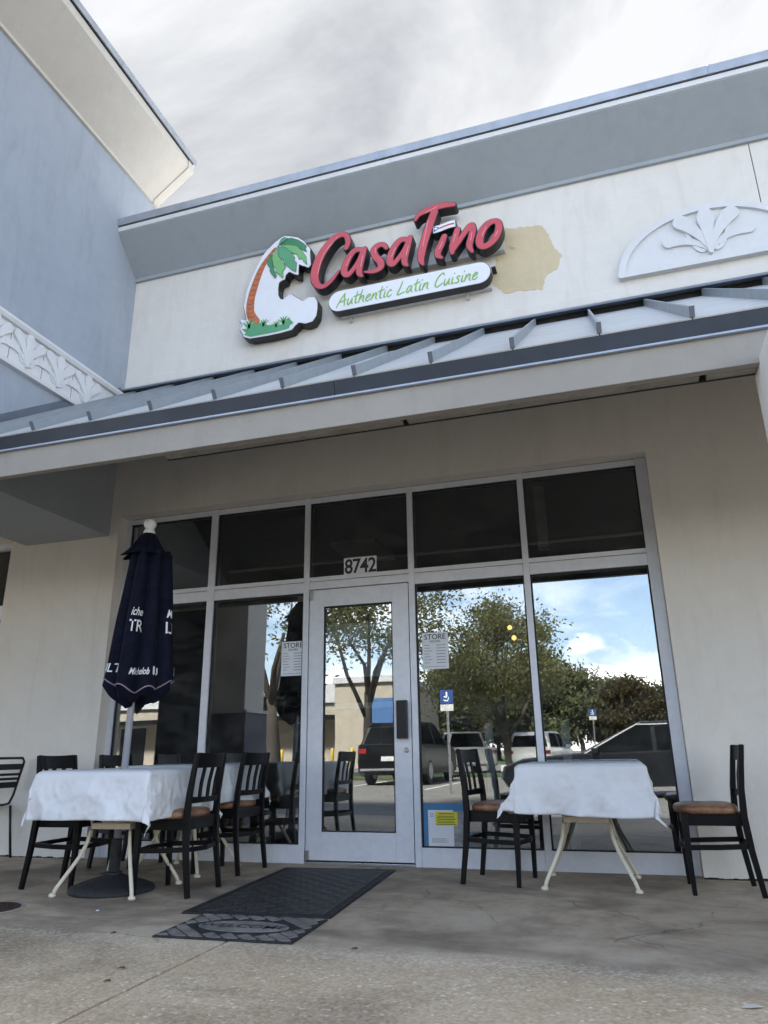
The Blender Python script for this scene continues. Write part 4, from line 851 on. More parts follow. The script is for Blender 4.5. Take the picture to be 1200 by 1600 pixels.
def cloth(label, c, a, top, drop, mat, seed, rz=0.0, lifts=(), N=110):
    L = a + drop; off = Vector((seed * 7.3, seed * 3.1, 0)); rr = 0.022
    vs = []; fs = []
    for i in range(N + 1):
        for j in range(N + 1):
            u = -L + 2 * L * i / N; v = -L + 2 * L * j / N
            cu_ = max(-a, min(a, u)); cv = max(-a, min(a, v)); eu, ev = u - cu_, v - cv; e = math.hypot(eu, ev)
            nz_ = mnoise.noise(Vector((u * 5, v * 5, 0)) + off); n2_ = mnoise.noise(Vector((u * 15, v * 15, 3)) + off); n3_ = mnoise.noise(Vector((u * 2.2, v * 2.2, 9)) + off)
            if e < 1e-6:
                p = Vector((u, v, top + 0.0020 * nz_ + 0.0008 * n2_)); d = min(a - abs(u), a - abs(v))
                if d < rr: p.z -= (rr - d) ** 2 / (4 * rr) * 2
            else:
                dx_, dy_ = eu / e, ev / e; ang = math.atan2(v, u)
                corner = min(abs(eu), abs(ev)) / drop
                if corner > 1e-6:      # the corner gathers into a hanging fold
                    fold = 0.55 * corner; diag = Vector((math.copysign(1, u), math.copysign(1, v)))
                    dx_, dy_ = (Vector((dx_, dy_)).lerp(diag.normalized(), 0.5)).normalized()
                else: fold = 0.0
                wav = 0.020 * math.sin(u * 17 + seed * 2 + 2 * n3_) * math.sin(v * 17 + seed) + 0.028 * n3_ + 0.012 * nz_
                q = e / drop
                cre = (1 - min(1, abs(mnoise.noise(Vector((u * 6.5 + v * 2, v * 6.5 - u * 2, 5)) + off)) * 3.2)) ** 2; cre2 = (1 - min(1, abs(mnoise.noise(Vector((u * 15 - v * 5, v * 15 + u * 4, 7)) + off)) * 3.0)) ** 2
                out = 0.012 + e * (0.10 + 0.14 * corner) + q * wav * 0.9 + (0.003 * n2_ + 0.010 * cre + 0.006 * cre2) * min(1, q * 2.5)
                sag = e * (0.985 - 0.13 * min(1, corner * 1.4)) + 0.012 * n3_ * q
                p = Vector((cu_ + dx_ * out, cv + dy_ * out, top - rr * 0.5 - sag))
                # ruck of folds near corners
                per = Vector((-dy_, dx_)); p.x += per.x * 0.020 * q * math.sin(6 * q + 5 * corner + seed) * min(1, corner * 3) * (1 - 0.6 * corner); p.y += per.y * 0.020 * q * math.sin(6 * q + 5 * corner + seed) * min(1, corner * 3) * (1 - 0.6 * corner)
                for (lx, ly, amt) in lifts:
                    w_ = math.exp(-((u / L - lx) ** 2 + (v / L - ly) ** 2) / 0.09)
                    p.z += amt * w_ * q; p.x += lx * 0.6 * amt * w_ * q; p.y += ly * 0.6 * amt * w_ * q
            vs.append(p)
    for i in range(N):
        for j in range(N): k = i * (N + 1) + j; fs.append((k, k + N + 1, k + N + 2, k + 1))
    o = MB().add(vs, fs).build('tablecloth', mat, smooth=True)
    o.location = c; o.rotation_euler = (0, 0, rz)
    sd = o.modifiers.new('thick', 'SOLIDIFY'); sd.thickness = 0.0015; sd.offset = 1
    return tag(o, label, 'tablecloth', 'white tablecloths')
cloth('crumpled white cloth on the right table, its corner bunched up', T_R, 0.395, 0.757, 0.305, 'white_cloth', 1, 0, ((-0.95, -0.95, 0.05), (0.95, -0.95, 0.0)))
cloth('crumpled white cloth on the table with the umbrella', T_A, 0.405, 0.757, 0.285, 'white_cloth', 4, R(3), ((-0.95, -0.95, -0.03), (0.95, -0.95, -0.02)))
cloth('pale cloth on the table by the window behind the umbrella table', (T_B[0], T_B[1] + 0.0, 0.012), 0.40, 0.757, 0.26, 'pale_cloth', 9, R(-2), ())

# ================================================================== patio umbrella
UX, UY = -0.772, -1.385
um = thing('patio_umbrella', 'folded navy beer umbrella with white lettering standing through the left table', 'umbrella', (UX, UY, 0))
um.rotation_euler = (R(0.4), R(1.2), 0)
MB().lathe([(0.268, 0.0), (0.275, 0.012), (0.268, 0.030), (0.22, 0.048), (0.15, 0.070), (0.085, 0.088), (0.06, 0.10)], n=40).build('base', 'base_black', um, smooth=True)
MB().lathe([(0.036, 0.095), (0.036, 0.31), (0.030, 0.32)], n=18).lathe([(0.055, 0.09), (0.055, 0.115), (0.04, 0.12)], n=18).build('base_tube', 'base_black', um, smooth=False)
MB().lathe([(0.024, 0.30), (0.024, 2.44)], n=16).build('pole', 'pole_grey', um, smooth=True)
MB().lathe([(0.043, 2.43), (0.045, 2.455), (0.040, 2.47), (0.034, 2.482), (0.030, 2.49), (0.040, 2.50), (0.048, 2.518), (0.046, 2.540), (0.036, 2.556), (0.015, 2.565)], n=18).build('finial', 'white_plastic', um, smooth=True)
TH0 = R(-40)
def urad(th, z):
    t = (2.27 - z) / (2.27 - 1.30); t = max(0, min(1.05, t)); base = 0.150 + 0.098 * t ** 0.9
    lob = abs(math.cos(4 * (th - TH0))) ** 0.75; lob2 = abs(math.cos(4 * (th - TH0) + 0.6 * math.sin(3 * th)))
    return base * (0.60 + 0.41 * (0.75 * lob + 0.25 * lob2)) + 0.008 * mnoise.noise(Vector((math.cos(th) * 2, math.sin(th) * 2, z * 3)))
def hemz(th): return 1.315 + 0.035 * math.sin(th * 2 + 0.4) + 0.020 * math.cos(8 * (th - TH0)) 
mb = MB(); NA, NZ = 128, 30; vs = []; fs = []
for i in range(NZ + 1):
    for k in range(NA):
        th = 2 * math.pi * k / NA; z = hemz(th) + (2.30 - hemz(th)) * (1 - i / NZ); r_ = urad(th, z); vs.append((r_ * math.cos(th), r_ * math.sin(th), z))
for i in range(NZ):
    for k in range(NA): fs.append((i * NA + k, (i + 1) * NA + k, (i + 1) * NA + (k + 1) % NA, i * NA + (k + 1) % NA))
cano = mb.add(vs, fs).build('canopy', 'navy_fabric', um, smooth=True, loc=(0.030, 0.022, 0))
# vent cap
mb = MB(); vs = []; fs = []; NV = 9
for i in range(NV + 1):
    t = i / NV
    for k in range(NA):
        th = 2 * math.pi * k / NA; lob = abs(math.cos(4 * (th - TH0)))
        r_ = 0.042 + (0.115 * (t ** 0.85)) * (0.62 + 0.42 * lob) + 0.035 * t ** 4 * lob; z = 2.45 - 0.195 * t + 0.03 * t * t * (1 - lob) ; vs.append((r_ * math.cos(th), r_ * math.sin(th), z))
for i in range(NV):
    for k in range(NA): fs.append((i * NA + k, (i + 1) * NA + k, (i + 1) * NA + (k + 1) % NA, i * NA + (k + 1) % NA))
fs.append(tuple(range(NA - 1, -1, -1)))
mb.add(vs, fs).build('vent_cap', 'navy_fabric', um, smooth=True)
# hem piping and the gathered ends below
MB().sweep([((urad(t, hemz(t)) + .002) * math.cos(t), (urad(t, hemz(t)) + .002) * math.sin(t), hemz(t)) for t in [2 * math.pi * k / 128 for k in range(128)]], 0.009, 0.009, n=6, closed=True).build('hem_piping', 'hem_grey', cano, smooth=True)
mb = MB(); vs = []; fs = []
for i, (q, dz_) in enumerate(((0.99, 0.0), (0.94, -0.04), (0.80, -0.075), (0.55, -0.095), (0.25, -0.085), (0.1, -0.03))):
    for k in range(NA):
        th = 2 * math.pi * k / NA; r_ = urad(th, hemz(th)) * q * (1 + 0.10 * math.sin(5 * th) * (i > 0) * (i < 5)); vs.append((r_ * math.cos(th), r_ * math.sin(th), hemz(th) + dz_ * (1 + 0.5 * math.sin(3 * th + 1))))
for i in range(5):
    for k in range(NA): fs.append((i * NA + k, (i + 1) * NA + k, (i + 1) * NA + (k + 1) % NA, i * NA + (k + 1) % NA))
mb.add(vs, fs).build('gathered_hem', 'navy_fabric', um, smooth=True, loc=(0.030, 0.022, 0))
def wrap(th0, z0, xs=1.0):
    def f(co):
        z = z0 + co.y; th = th0 + co.x * xs / 0.25; r_ = urad(th, z) + 0.004 + co.z; return Vector((r_ * math.cos(th), r_ * math.sin(th), z))
    return f
def ctext(body, size, th, z, shear, xs):
    text_obj(body, size, 'white_print', cano, 'canopy_lettering', None, shear=shear, ext=0.0005, align='CENTER', mapf=wrap(th, z, xs), bold=0.0010)
for k in (0, 1):
    t_ = R(-53.7) + k * math.pi
    ctext('Michelob', 0.066, t_ + R(-4), 1.385, 0.35, 0.62); ctext('U', 0.075, t_ + R(36), 1.385, 0.0, 0.85)
    MB().add([wrap(t_ + R(20), 1.380)(Vector(p)) for p in ((0.0, 0.010, 0), (0.010, 0, 0), (0.020, 0.010, 0), (0.020, 0.062, 0), (0.0, 0.062, 0))], [(0, 1, 2, 3, 4)]).build('canopy_ribbon', 'white_print', cano)
    ctext('ULT', 0.085, t_ + R(-68), 1.405, 0.15, 0.75)
    ctext('iche', 0.085, t_ + R(-21), 1.80, 0.35, 0.62); ctext('TR', 0.12, t_ + R(-20), 1.685, 0.0, 0.7)
    ctext('Mic', 0.085, t_ + R(58), 1.80, 0.35, 0.7); ctext('LT', 0.12, t_ + R(58), 1.685, 0.0, 0.75)

# ================================================================== mats and things on the ground
bm_ = thing('entrance_mat', 'large black rubber mat with raised weave in front of the door', 'doormat', (0.462, -1.06, 0.001), R(4.5))
MB().box(-0.435, -0.83, 0, 0.435, 0.83, 0.007).build('mat_base', 'rubber_dark', bm_, bevel=0.002)
for q in ((-0.435, -0.83, -0.395, 0.83), (0.395, -0.83, 0.435, 0.83), (-0.394, 0.79, 0.394, 0.83), (-0.394, -0.83, 0.394, -0.79)):
    MB().box(q[0] + .001, q[1] + .001, 0.007, q[2] - .001, q[3] - .001, 0.010).build('mat_border', 'rubber_dark', bm_, bevel=0.001)
mb = MB()
nx, ny = 22, 46
for i in range(nx):
    for j in range(ny):
        x = -0.385 + 0.77 * (i + 0.5) / nx; y = -0.78 + 1.56 * (j + 0.5) / ny; w_, h_ = 0.0145, 0.0125
        if (i // 2 + j // 2) % 2: 
            for d in (-0.008, 0.008): mb.box(x - w_, y + d - 0.005, 0.0065, x + w_, y + d + 0.005, 0.0112 + 0.001 * random.random())
        else:
            for d in (-0.009, 0.009): mb.box(x + d - 0.005, y - h_, 0.0065, x + d + 0.005, y + h_, 0.0112 + 0.001 * random.random())
mb.build('mat_weave', 'rubber_nub', bm_, kind='stuff')
wm = thing('welcome_mat', 'small worn welcome mat with brick pattern before the black mat', 'doormat', (0.61, -2.168, 0.001), R(2.5))
MB().box(-0.365, -0.255, 0, 0.365, 0.255, 0.008).build('mat_base', 'rubber_dark', wm, bevel=0.003)
mb = MB(); s45 = math.sqrt(0.5)
for i in range(-12, 13):
    for j in range(-12, 13):
        x, y = (i - j) * 0.066 * s45, (i + j) * 0.066 * s45
        if abs(x) > 0.36 or abs(y) > 0.25: continue
        pts = [(x + (a * 0.027 - b * 0.027) * s45, y + (a * 0.027 + b * 0.027) * s45) for a, b in ((-1, -1), (1, -1), (1, 1), (-1, 1))]
        if min((p / 0.262) ** 2 + (q / 0.128) ** 2 for p, q in pts + [(x, y)]) < 1: continue
        pts = [(max(-0.352, min(0.352, p)), max(-0.243, min(0.243, q))) for p, q in pts]
        h = 0.0118 + 0.001 * random.random(); mb.prism(pts, 2, 0.0078, h)
mb.build('brick_relief', 'rubber_grey', wm, kind='stuff')
ov = MB(); ov.lathe([(1.0, 0.0079), (1.0, 0.0122), (0.97, 0.0125)], n=48); ov.v = [(p[0] * 0.245, p[1] * 0.112, p[2]) for p in ov.v]; ov.build('oval_field', 'rubber_grey', wm)
text_obj('WELCOME', 0.098, 'ink', wm, 'mat_lettering', (0, -0.036, 0.0132), rot=(0, 0, 0), align='CENTER', bold=0.001)
hatch = thing('drain_cover', 'round rusty iron cover set in the walk at left edge', 'drain cover', (-1.13, -2.06, 0.0))
MB().lathe([(0.205, 0.0005), (0.205, 0.003), (0.188, 0.0035), (0.186, 0.001)], n=44).build('cover_rim', 'kerb_concrete', hatch)
MB().lathe([(0.184, 0.0005), (0.184, 0.005), (0.178, 0.006)], n=44).build('cover_plate', 'rust_iron', hatch)
mb = MB()
for i in range(-5, 6):
    for j in range(-5, 6):
        if math.hypot(i, j) < 5.2: mb.box(i * 0.03 - 0.008, j * 0.03 - 0.008, 0.0055, i * 0.03 + 0.008, j * 0.03 + 0.008, 0.008)
mb.build('cover_studs', 'rust_iron', hatch, kind='stuff')
def litter(label, x, y, ln, rz, mat, cat='leaf'):
    pts = [(-ln / 2, 0, 0.002), (-ln / 4, ln * 0.16, 0.006), (ln / 4, ln * 0.14, 0.009), (ln / 2, 0, 0.003), (ln / 4, -ln * 0.13, 0.006), (-ln / 4, -ln * 0.15, 0.004)]
    mb = MB(); mb.add(pts + [(p[0], p[1], p[2] + 0.0015) for p in pts] , [(0, 1, 2, 3, 4, 5), (11, 10, 9, 8, 7, 6)] + [(i, (i + 1) % 6, (i + 1) % 6 + 6, i + 6) for i in range(6)])
    o = mb.build('fallen_leaf' if cat == 'leaf' else 'paper_scrap', mat); o.location = (x, y, 0.001); o.rotation_euler = (0, 0, rz); return tag(o, label, cat)
litter('curled pale leaf on the walk at lower right', 2.875, -2.82, 0.075, 0.3, 'straw_litter')
litter('pale straw scrap beside the right chair legs', 3.02, -0.66, 0.05, -0.5, 'straw_litter', 'scrap')
litter('small brown leaf on the walk right of the welcome mat', 1.30, -2.42, 0.035, 0.4, 'leaf_litter')
litter('small brown leaf under the left chairs near the wall', -1.30, -0.80, 0.06, 0.2, 'leaf_litter')
litter('brown leaf fragment on the walk in front of the umbrella table', 0.02, -2.42, 0.03, 0.9, 'leaf_litter')
litter('brown leaf fragment on the walk at lower left', 0.46, -2.95, 0.035, 0.2, 'leaf_litter')
litter('second brown leaf fragment on the walk near the bottom left edge', 0.52, -3.12, 0.03, 0.6, 'leaf_litter')
litter('tiny white paper scrap on the walk in front of the umbrella base', -0.42, -1.98, 0.02, 0.4, 'paper', 'scrap')

# ================================================================== inside the shop: low glass partition and pendant lamps
ip = thing('glass_partition', 'low glass partition with pale posts behind the right table', 'partition', (0, 0, 0))
for x0 in (1.50, 2.10): MB().box(x0, 0.115, 0.0, x0 + 0.065, 0.16, 1.055).build('post', 'sign_white', ip, bevel=0.004)
MB().box(1.57, 0.135, 0.3, 2.095, 0.141, 1.05).build('partition_pane', 'car_glass', ip)
def lamp(label, x, y, z):
    t = thing('pendant_lamp', label, 'lamp', (x, y, z)); 
    mm = M.get('bulb')
    if mm is None:
        n = newmat('bulb'); n.set(Base_Color=(1, 0.6, 0.25), Emission_Color=(1.0, 0.45, 0.12)); n.b.inputs['Emission Strength'].default_value = 1.2
    MB().lathe([(0.006, -0.03), (0.024, -0.018), (0.030, 0.0), (0.024, 0.018), (0.006, 0.03)], n=14).build('bulb', 'bulb', t, smooth=True)
    MB().lathe([(0.004, 0.03), (0.004, 3.39 - z)], n=6).build('cord', 'black_metal', t)
lamp('lit amber pendant lamp behind the window, the higher of two', 1.35, 3.2, 2.30)
lamp('lit amber pendant lamp behind the window, the lower of two', 1.42, 3.0, 2.14)

# ================================================================== the lot behind the camera (seen mirrored in the glass)
for k, x in enumerate((-13.5, -10.8, -8.1, -5.4, -2.7, 0.0, 2.7, 5.4)):
    o = MB().box(x - 0.05, -19.5, LOT + 0.002, x + 0.05, -14.3, LOT + 0.006).build('bay_line', 'road_paint'); o['kind'] = 'structure'; o['label'] = 'white painted parking bay line'
o = MB().box(-26, -27.5, LOT - 0.05, -4, -20.5, LOT + 0.10).build('planting_island', 'grass_green', bevel=0.03); tag(o, 'grass island under the lot trees', kind='structure')
o = MB().box(-3.8, -30.0, LOT - 0.05, 3.0, -24.0, LOT + 0.10).build('planting_island', 'grass_green', bevel=0.03); tag(o, 'grass island under the bushy tree', kind='structure')
o = MB().box(-80, -120, LOT - 0.05, 80, -52, LOT + 0.06).build('grass_verge', 'grass_green'); tag(o, 'grass verge along the far tree line', kind='structure')

def car(name, label, cat, loc, rz, Lc, Wc, body, green, paint, belt, wheels, wr=0.33, chrome=True):
    """side profiles run along +x (front at +x); body/green are (x, z) polygons"""
    t = thing(name, label, cat, loc, rz)
    h = Wc / 2
    mb = MB(); n = len(body); secs = [(-h, 0.93), (-h + 0.06, 0.985), (-h + 0.22, 1.0), (h - 0.22, 1.0), (h - 0.06, 0.985), (h, 0.93)]
    zc = 0.55; vs = [((x) * (0.97 + 0.03 * (q - 0.93) / 0.07), y, zc + (z - zc) * q) for y, q in secs for x, z in body]; fs = []
    for i in range(len(secs) - 1):
        for k in range(n): fs.append((i * n + k, i * n + (k + 1) % n, (i + 1) * n + (k + 1) % n, (i + 1) * n + k))
    fs.append(tuple(range(n))); fs.append(tuple((len(secs) - 1) * n + k for k in range(n - 1, -1, -1)))
    mb.add(vs, fs).build('body', paint, t, bevel=0.02)
    top = max(p[1] for p in green)
    def yw(z): return (h - 0.05) * (1 - 0.20 * (z - belt) / (top - belt))
    mb = MB(); n = len(green); vs = [(x, -yw(z), z) for x, z in green] + [(x, yw(z), z) for x, z in green]
    fs = [tuple(range(n)), tuple(range(2 * n - 1, n - 1, -1))] + [(i, n + i, n + (i + 1) % n, (i + 1) % n) for i in range(n)]
    mb.add(vs, fs).build('cabin', paint, t, bevel=0.03)
    # side glass split by pillars; ends
    up = [p for p in green if p[1] > belt + 0.02]; xa, xb = min(p[0] for p in up), max(p[0] for p in up); gxa, gxb = min(p[0] for p in green), max(p[0] for p in green)
    zt = top - 0.09; zb = belt + 0.03
    def xat(front, z):
        P = green; best = []
        for i in range(len(P)):
            a, b = P[i], P[(i + 1) % len(P)]
            if (a[1] - z) * (b[1] - z) < 0: best.append(a[0] + (b[0] - a[0]) * (z - a[1]) / (b[1] - a[1]))
        return max(best) if front else min(best)
    for s_ in (-1, 1):
        fr = [xat(False, zb) + 0.12, xat(False, zt) + 0.12, xat(True, zt) - 0.12, xat(True, zb) - 0.14]; mid = (fr[0] + fr[3]) / 2 + 0.1
        for q in (((fr[0], zb), (fr[1], zt), (mid - 0.04, zt), (mid - 0.04, zb)), ((mid + 0.04, zb), (mid + 0.04, zt), (fr[2], zt), (fr[3], zb))):
            MB().add([(x, s_ * (yw(z) + 0.004), z) for x, z in q] + [(x, s_ * (yw(z) - 0.02), z) for x, z in q], [(0, 1, 2, 3), (7, 6, 5, 4), (0, 4, 5, 1), (1, 5, 6, 2), (2, 6, 7, 3), (3, 7, 4, 0)]).build('side_window', 'car_window', t)
        if chrome:
            pth = [(fr[0] - 0.02, zb - 0.02)] + [(xat(False, zt) + 0.10, zt + 0.03), (xat(True, zt) - 0.10, zt + 0.03)] + [(fr[3] + 0.06, zb - 0.02)]
            MB().sweep([(x, s_ * (yw(z) + 0.012), z) for x, z in pth], 0.022, 0.022).build('window_trim', 'bldg_white', t)
    for front in (False, True):
        z0, z1 = belt + 0.05, min(top - 0.07, (green[-2] if front else green[1])[1] - 0.03); sg = 1 if front else -1
        MB().add([(xat(front, z0) + sg * 0.006, -yw(z0) + 0.10, z0), (xat(front, z0) + sg * 0.006, yw(z0) - 0.10, z0), (xat(front, z1) + sg * 0.006, yw(z1) - 0.12, z1), (xat(front, z1) + sg * 0.006, -yw(z1) + 0.12, z1)], [(0, 1, 2, 3)]).build('windscreen' if front else 'rear_window', 'car_window', t)
    for wx in wheels:
        for s_ in (-1, 1):
            w_ = MB().lathe([(wr * 0.6, -0.11), (wr, -0.09), (wr, 0.09), (wr * 0.6, 0.11)], n=24).build('wheel', 'tyre', t); w_.location = (wx, s_ * (h - 0.10), wr); w_.rotation_euler = (math.pi / 2, 0, 0)
            MB().lathe([(wr * 0.62, -0.115), (wr * 0.58, -0.10), (wr * 0.58, 0.10), (wr * 0.62, 0.115)], n=18).build('rim', 'steel', w_)
    xr, xf = min(p[0] for p in body), max(p[0] for p in body); zl = belt - 0.12
    for s_ in (-1, 1):
        MB().box(xr - 0.012, s_ * (h - 0.16) - 0.13, zl - 0.10, xr + 0.12, s_ * (h - 0.16) + 0.13, zl + 0.03).build('tail_lamp', 'tail_red', t, bevel=0.01)
        MB().box(xf - 0.16, s_ * (h - 0.22) - 0.15, zl - 0.22, xf - 0.015, s_ * (h - 0.22) + 0.15, zl - 0.10).build('headlamp', 'plate_white', t, bevel=0.01)
        MB().box(xat(True, zb) - 0.35, s_ * (h + 0.02) - 0.08, belt, xat(True, zb) - 0.22, s_ * (h + 0.02) + 0.08, belt + 0.12).build('door_mirror', paint, t, bevel=0.02)
    MB().box(xr - 0.02, -0.22, zl - 0.30, xr + 0.03, 0.22, zl - 0.18).build('number_plate', 'plate_white', t, bevel=0.004)
    MB().box(xr - 0.03, -h + 0.1, 0.38, xr + 0.05, h - 0.1, 0.44).build('bumper_trim', 'steel', t, bevel=0.01)
    return t
sedan_b = [(-2.35, 0.30), (-2.40, 0.60), (-2.35, 0.92), (-1.6, 0.95), (0.9, 0.90), (1.9, 0.80), (2.32, 0.64), (2.38, 0.42), (2.25, 0.22), (-2.2, 0.22)]
sedan_g = [(-2.30, 0.88), (-1.75, 1.36), (-1.1, 1.52), (-0.45, 1.52), (0.85, 0.86)]
suv_b = [(-2.28, 0.35), (-2.34, 0.65), (-2.30, 1.10), (-1.6, 1.12), (0.95, 1.08), (1.95, 1.02), (2.28, 0.80), (2.32, 0.45), (2.2, 0.27), (-2.15, 0.27)]
suv_g = [(-2.20, 1.06), (-1.95, 1.60), (-1.6, 1.72), (0.0, 1.74), (0.35, 1.68), (1.10, 1.05)]
pick_b = [(-2.85, 0.45), (-2.88, 1.12), (-0.9, 1.14), (0.9, 1.12), (2.4, 1.08), (2.75, 0.9), (2.8, 0.5), (2.6, 0.36), (-2.7, 0.36)]
pick_g = [(-0.95, 1.10), (-0.80, 1.82), (0.55, 1.82), (1.25, 1.08)]
car('black_sedan', 'black sedan mirrored side-on in the rightmost window', 'car', (2.45, -11.6, LOT), math.pi, 4.8, 1.85, sedan_b, sedan_g, 'paint_charcoal', 0.88, (-1.45, 1.45)).scale = (1.06, 1.06, 1.0)
car('black_suv', 'black sport utility vehicle mirrored in the door glass', 'car', (-4.35, -18.9, LOT), R(-90), 4.6, 1.9, suv_b, suv_g, 'paint_black', 1.06, (-1.35, 1.4), 0.37, False).scale = (1.08, 1.08, 1.1)
car('white_pickup', 'white pickup truck mirrored beside the store notice', 'truck', (-4.6, -28.8, LOT), R(-112), 5.6, 1.95, pick_b, pick_g, 'paint_white', 1.10, (-1.7, 1.75), 0.38, False)
car('white_suv', 'white sport utility vehicle mirrored behind the right table', 'car', (-0.95, -28.5, LOT), R(-82), 4.6, 1.9, suv_b, suv_g, 'paint_white', 1.06, (-1.35, 1.4), 0.36, False)

def tree(name, label, x, y, hgt, rx, rz_, trunk_r, th, leaf, nb_, nl, seed, lsize=0.16, group='trees of the lot', cz=None):
    rnd = random.Random(seed); t = thing(name, label, 'tree', (x, y, LOT), 0, group)
    mb = MB(); lean = rnd.uniform(-0.3, 0.3)
    mb.sweep([(0, 0, 0), (0.02, 0, th * 0.15), (lean * 0.3, 0.05, th * 0.6), (lean, 0.1, th)], [trunk_r * 2.8, trunk_r * 2.1, trunk_r * 1.9, trunk_r * 1.6], n=10)
    cz = cz or (th + (hgt - th) * 0.55); cl = []
    for i in range(nb_):
        a = rnd.uniform(0, 2 * math.pi); u = rnd.uniform(-0.75, 1.0); q = math.sqrt(max(0, 1 - u * u)) * rnd.uniform(0.45, 1.0)
        c = Vector((lean + rx * q * math.cos(a), rx * q * math.sin(a), cz + rz_ * u * rnd.uniform(0.6, 1.0))); cl.append(c)
    hubs = []
    for i in range(5):
        a = i * 1.2566 + rnd.uniform(-0.4, 0.4); s0 = Vector((lean * 0.8, 0.08, th * rnd.uniform(0.62, 0.98)))
        h2 = Vector((lean + rx * 0.42 * math.cos(a), rx * 0.42 * math.sin(a), cz - rz_ * rnd.uniform(0.05, 0.5))); md = s0.lerp(h2, 0.45) + Vector((rnd.uniform(-.25, .25), rnd.uniform(-.25, .25), rnd.uniform(-.1, .45)))
        mb.sweep([s0, md, h2], [trunk_r * 1.15, trunk_r * 0.8, trunk_r * 0.5], n=7); hubs.append((md, h2))
    for i, c in enumerate(cl):
        if i % 3 == 2: continue
        md, h2 = min(hubs, key=lambda q: (q[1] - c).length); s0 = md.lerp(h2, rnd.uniform(0.3, 1.0)); m2 = s0.lerp(c, 0.5) + Vector((rnd.uniform(-.3, .3), rnd.uniform(-.3, .3), rnd.uniform(-.1, .3)))
        mb.sweep([s0, m2, c], [trunk_r * 0.42, trunk_r * 0.24, trunk_r * 0.08], n=5)
    mb.build('trunk', 'bark', t, smooth=True)
    vs = np.empty((nl * 4, 3)); k = 0
    for i in range(nl):
        c = cl[rnd.randrange(nb_)]; sp = 0.34 * rx * rnd.uniform(0.5, 1.1)
        p = c + Vector((rnd.gauss(0, sp * 0.55), rnd.gauss(0, sp * 0.55), rnd.gauss(0, sp * 0.42)))
        d = Vector((rnd.gauss(0, 1), rnd.gauss(0, 1), rnd.gauss(0, 1))).normalized(); e = d.orthogonal().normalized(); w_ = lsize * rnd.uniform(0.6, 1.3)
        a_, b_ = d * w_, e * w_ * 0.5
        for q in (p - a_, p + b_, p + a_, p - b_): vs[k] = q; k += 1
    me = bpy.data.meshes.new('crown'); me.from_pydata(vs.tolist(), [], [(4 * i, 4 * i + 1, 4 * i + 2, 4 * i + 3) for i in range(nl)]); me.materials.append(M[leaf])
    o = bpy.data.objects.new('crown', me); COL.objects.link(o); o.parent = t
    return t
tree('oak_tree', 'stout forked tree mirrored in the window left of the door', -10.2, -20.5, 9.5, 4.2, 2.6, 0.27, 3.0, 'leaf_olive', 30, 12000, 3, 0.10)
tree('oak_tree', 'slender forked tree mirrored in the door glass', -6.75, -21.5, 9.0, 3.4, 2.4, 0.19, 3.2, 'leaf_olive', 26, 5500, 5, 0.09)
tree('oak_tree', 'broad bushy tree mirrored in the window right of the door', -2.1, -26.5, 7.6, 3.0, 2.7, 0.22, 1.9, 'leaf_olive', 56, 23000, 8, 0.08, cz=4.5)
rn = random.Random(4)
far = tree('far_tree', 'far tree of the tree line mirrored in the rightmost window', -3, -62, 8, 3.6, 3.2, 0.2, 2.2, 'leaf_dark', 26, 9000, 21, 0.20, 'far tree line', 4.0)
far2 = tree('far_tree', 'far tree of the tree line mirrored in the rightmost window', 3, -60, 7, 3.4, 2.8, 0.2, 1.8, 'leaf_autumn', 24, 8000, 22, 0.20, 'far tree line', 3.6)
for i in range(17):
    c = dup((far, far2)[i % 2]); c.location = (-26 + i * 3.6 + rn.uniform(-1, 1), -62 - rn.uniform(-3, 9), LOT); c.rotation_euler = (0, 0, rn.uniform(0, 6)); s_ = rn.uniform(0.85, 1.3); c.scale = (s_, s_, s_ * rn.uniform(0.85, 1.1))

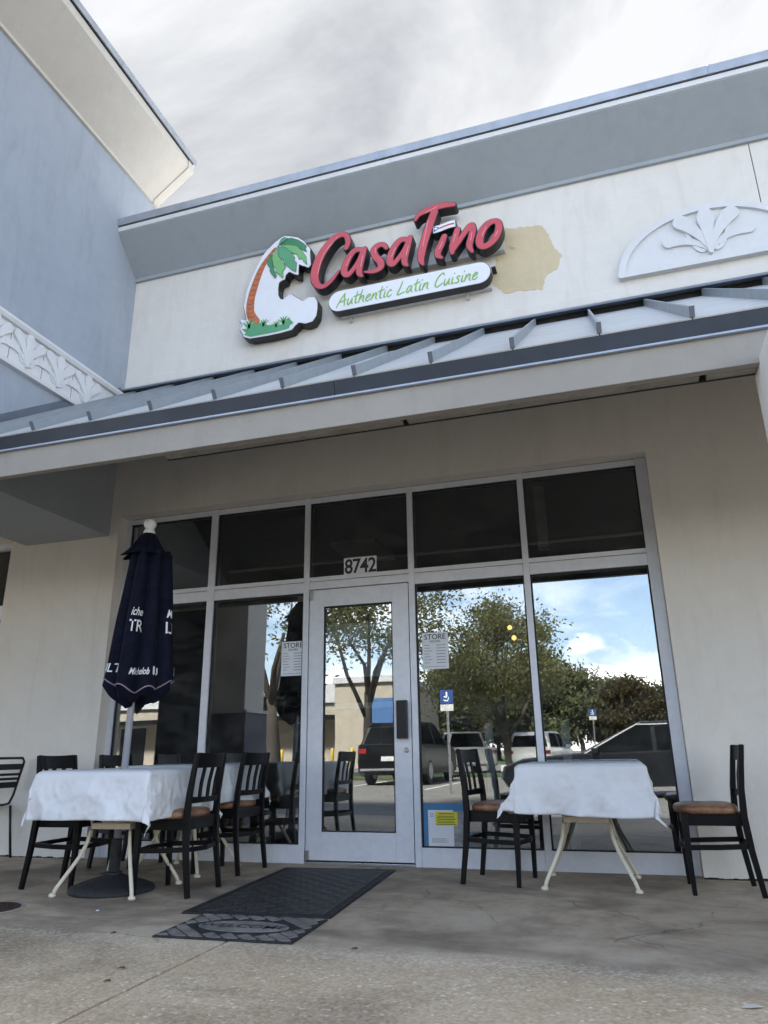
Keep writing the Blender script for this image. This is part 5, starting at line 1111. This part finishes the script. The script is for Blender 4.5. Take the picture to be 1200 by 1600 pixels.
# opposite building
ob = thing('opposite_building', 'low cream building across the lot mirrored in the door glass', 'building', (0, 0, 0))
MB().box(-42, -52, LOT, -15.6, -42, 4.1).build('wall', 'bldg_cream', ob); MB().box(-42.2, -52, 4.1, -15.4, -41.8, 5.4).build('parapet', 'bldg_white', ob)
MB().box(-15.5, -52, LOT, -11.2, -40.5, 5.2).build('wall', 'bldg_cream', ob); MB().box(-15.6, -52, 5.2, -11.0, -40.3, 5.6).build('parapet', 'bldg_white', ob)
MB().box(-12.9, -40.49, 0.4, -11.4, -40.42, 4.2).build('blue_panel', 'bldg_blue', ob)
for x in (-40, -36.5, -33, -29.5, -26, -22.5, -19):
    f_ = MB().box(x, -42.0, 0.1, x + 2.0, -41.93, 2.8).build('window', 'bldg_dark', ob); MB().box(x - 0.08, -41.99, 2.8, x + 2.08, -41.9, 2.95).build('lintel', 'bldg_white', f_)
MB().box(-42, -41.9, 3.0, -15.6, -40.4, 3.25).build('awning', 'bldg_dark', ob)
for i, x in enumerate((-24.5, -22.3, -17.6, -15.9, -14.3, -13.0)):
    o = MB().lathe([(0.10, 0), (0.10, 1.15), (0.07, 1.23), (0.02, 1.26)], n=14).build('bollard', 'bollard_yellow', smooth=True); o.location = (x, -37.0, LOT); tag(o, 'yellow bollard before the opposite building, ' + ('leftmost', 'second from left', 'third from left', 'third from right', 'second from right', 'rightmost')[i] + ' of six', 'bollard', 'yellow bollards mirrored in the glass')
def post_sign(name, label, x, y, top, mat, w_, h_, rnd=False):
    t = thing(name, label, 'road sign', (x, y, LOT))
    MB().lathe([(0.03, 0), (0.03, top)], n=8).build('post', 'steel', t)
    if rnd:
        p = [(0.38 * math.cos(R(22.5 + 45 * k)), top - 0.38 + 0.38 * math.sin(R(22.5 + 45 * k))) for k in range(8)]
        MB().prism(p, 1, 0.03, 0.04).build('plate', mat, t)
    else:
        pl = MB().box(-w_ / 2, 0.032, top - h_, w_ / 2, 0.04, top).build('plate', mat, t)
        MB().box(-w_ / 2, 0.032, top - h_ - 0.17, w_ / 2, 0.04, top - h_ - 0.02).build('lower_plate', 'plate_white', t)
        stroke_obj('wheelchair_mark', 'white_print', pl, [[(0.0, top - h_ * 0.2, 0.02), (0.0, top - h_ * 0.5, 0.02), (-0.06, top - h_ * 0.5, 0.014)], [(0.05, top - h_ * 0.55, 0.012), (0.02, top - h_ * 0.8, 0.012), (-0.07, top - h_ * 0.75, 0.012)]], 0.047, 0.041, 0.01)
post_sign('parking_sign', 'blue accessible parking sign mirrored beside the store notice', -1.55, -12.3, 2.42, 'sign_blue', 0.32, 0.32)
post_sign('parking_sign', 'small far blue parking sign mirrored in the rightmost window', 1.3, -30.0, 2.7, 'sign_blue', 0.32, 0.3)
post_sign('stop_sign', 'red octagonal sign mirrored in the door glass', -7.3, -28.5, 2.9, 'sign_stop', 0, 0, True)
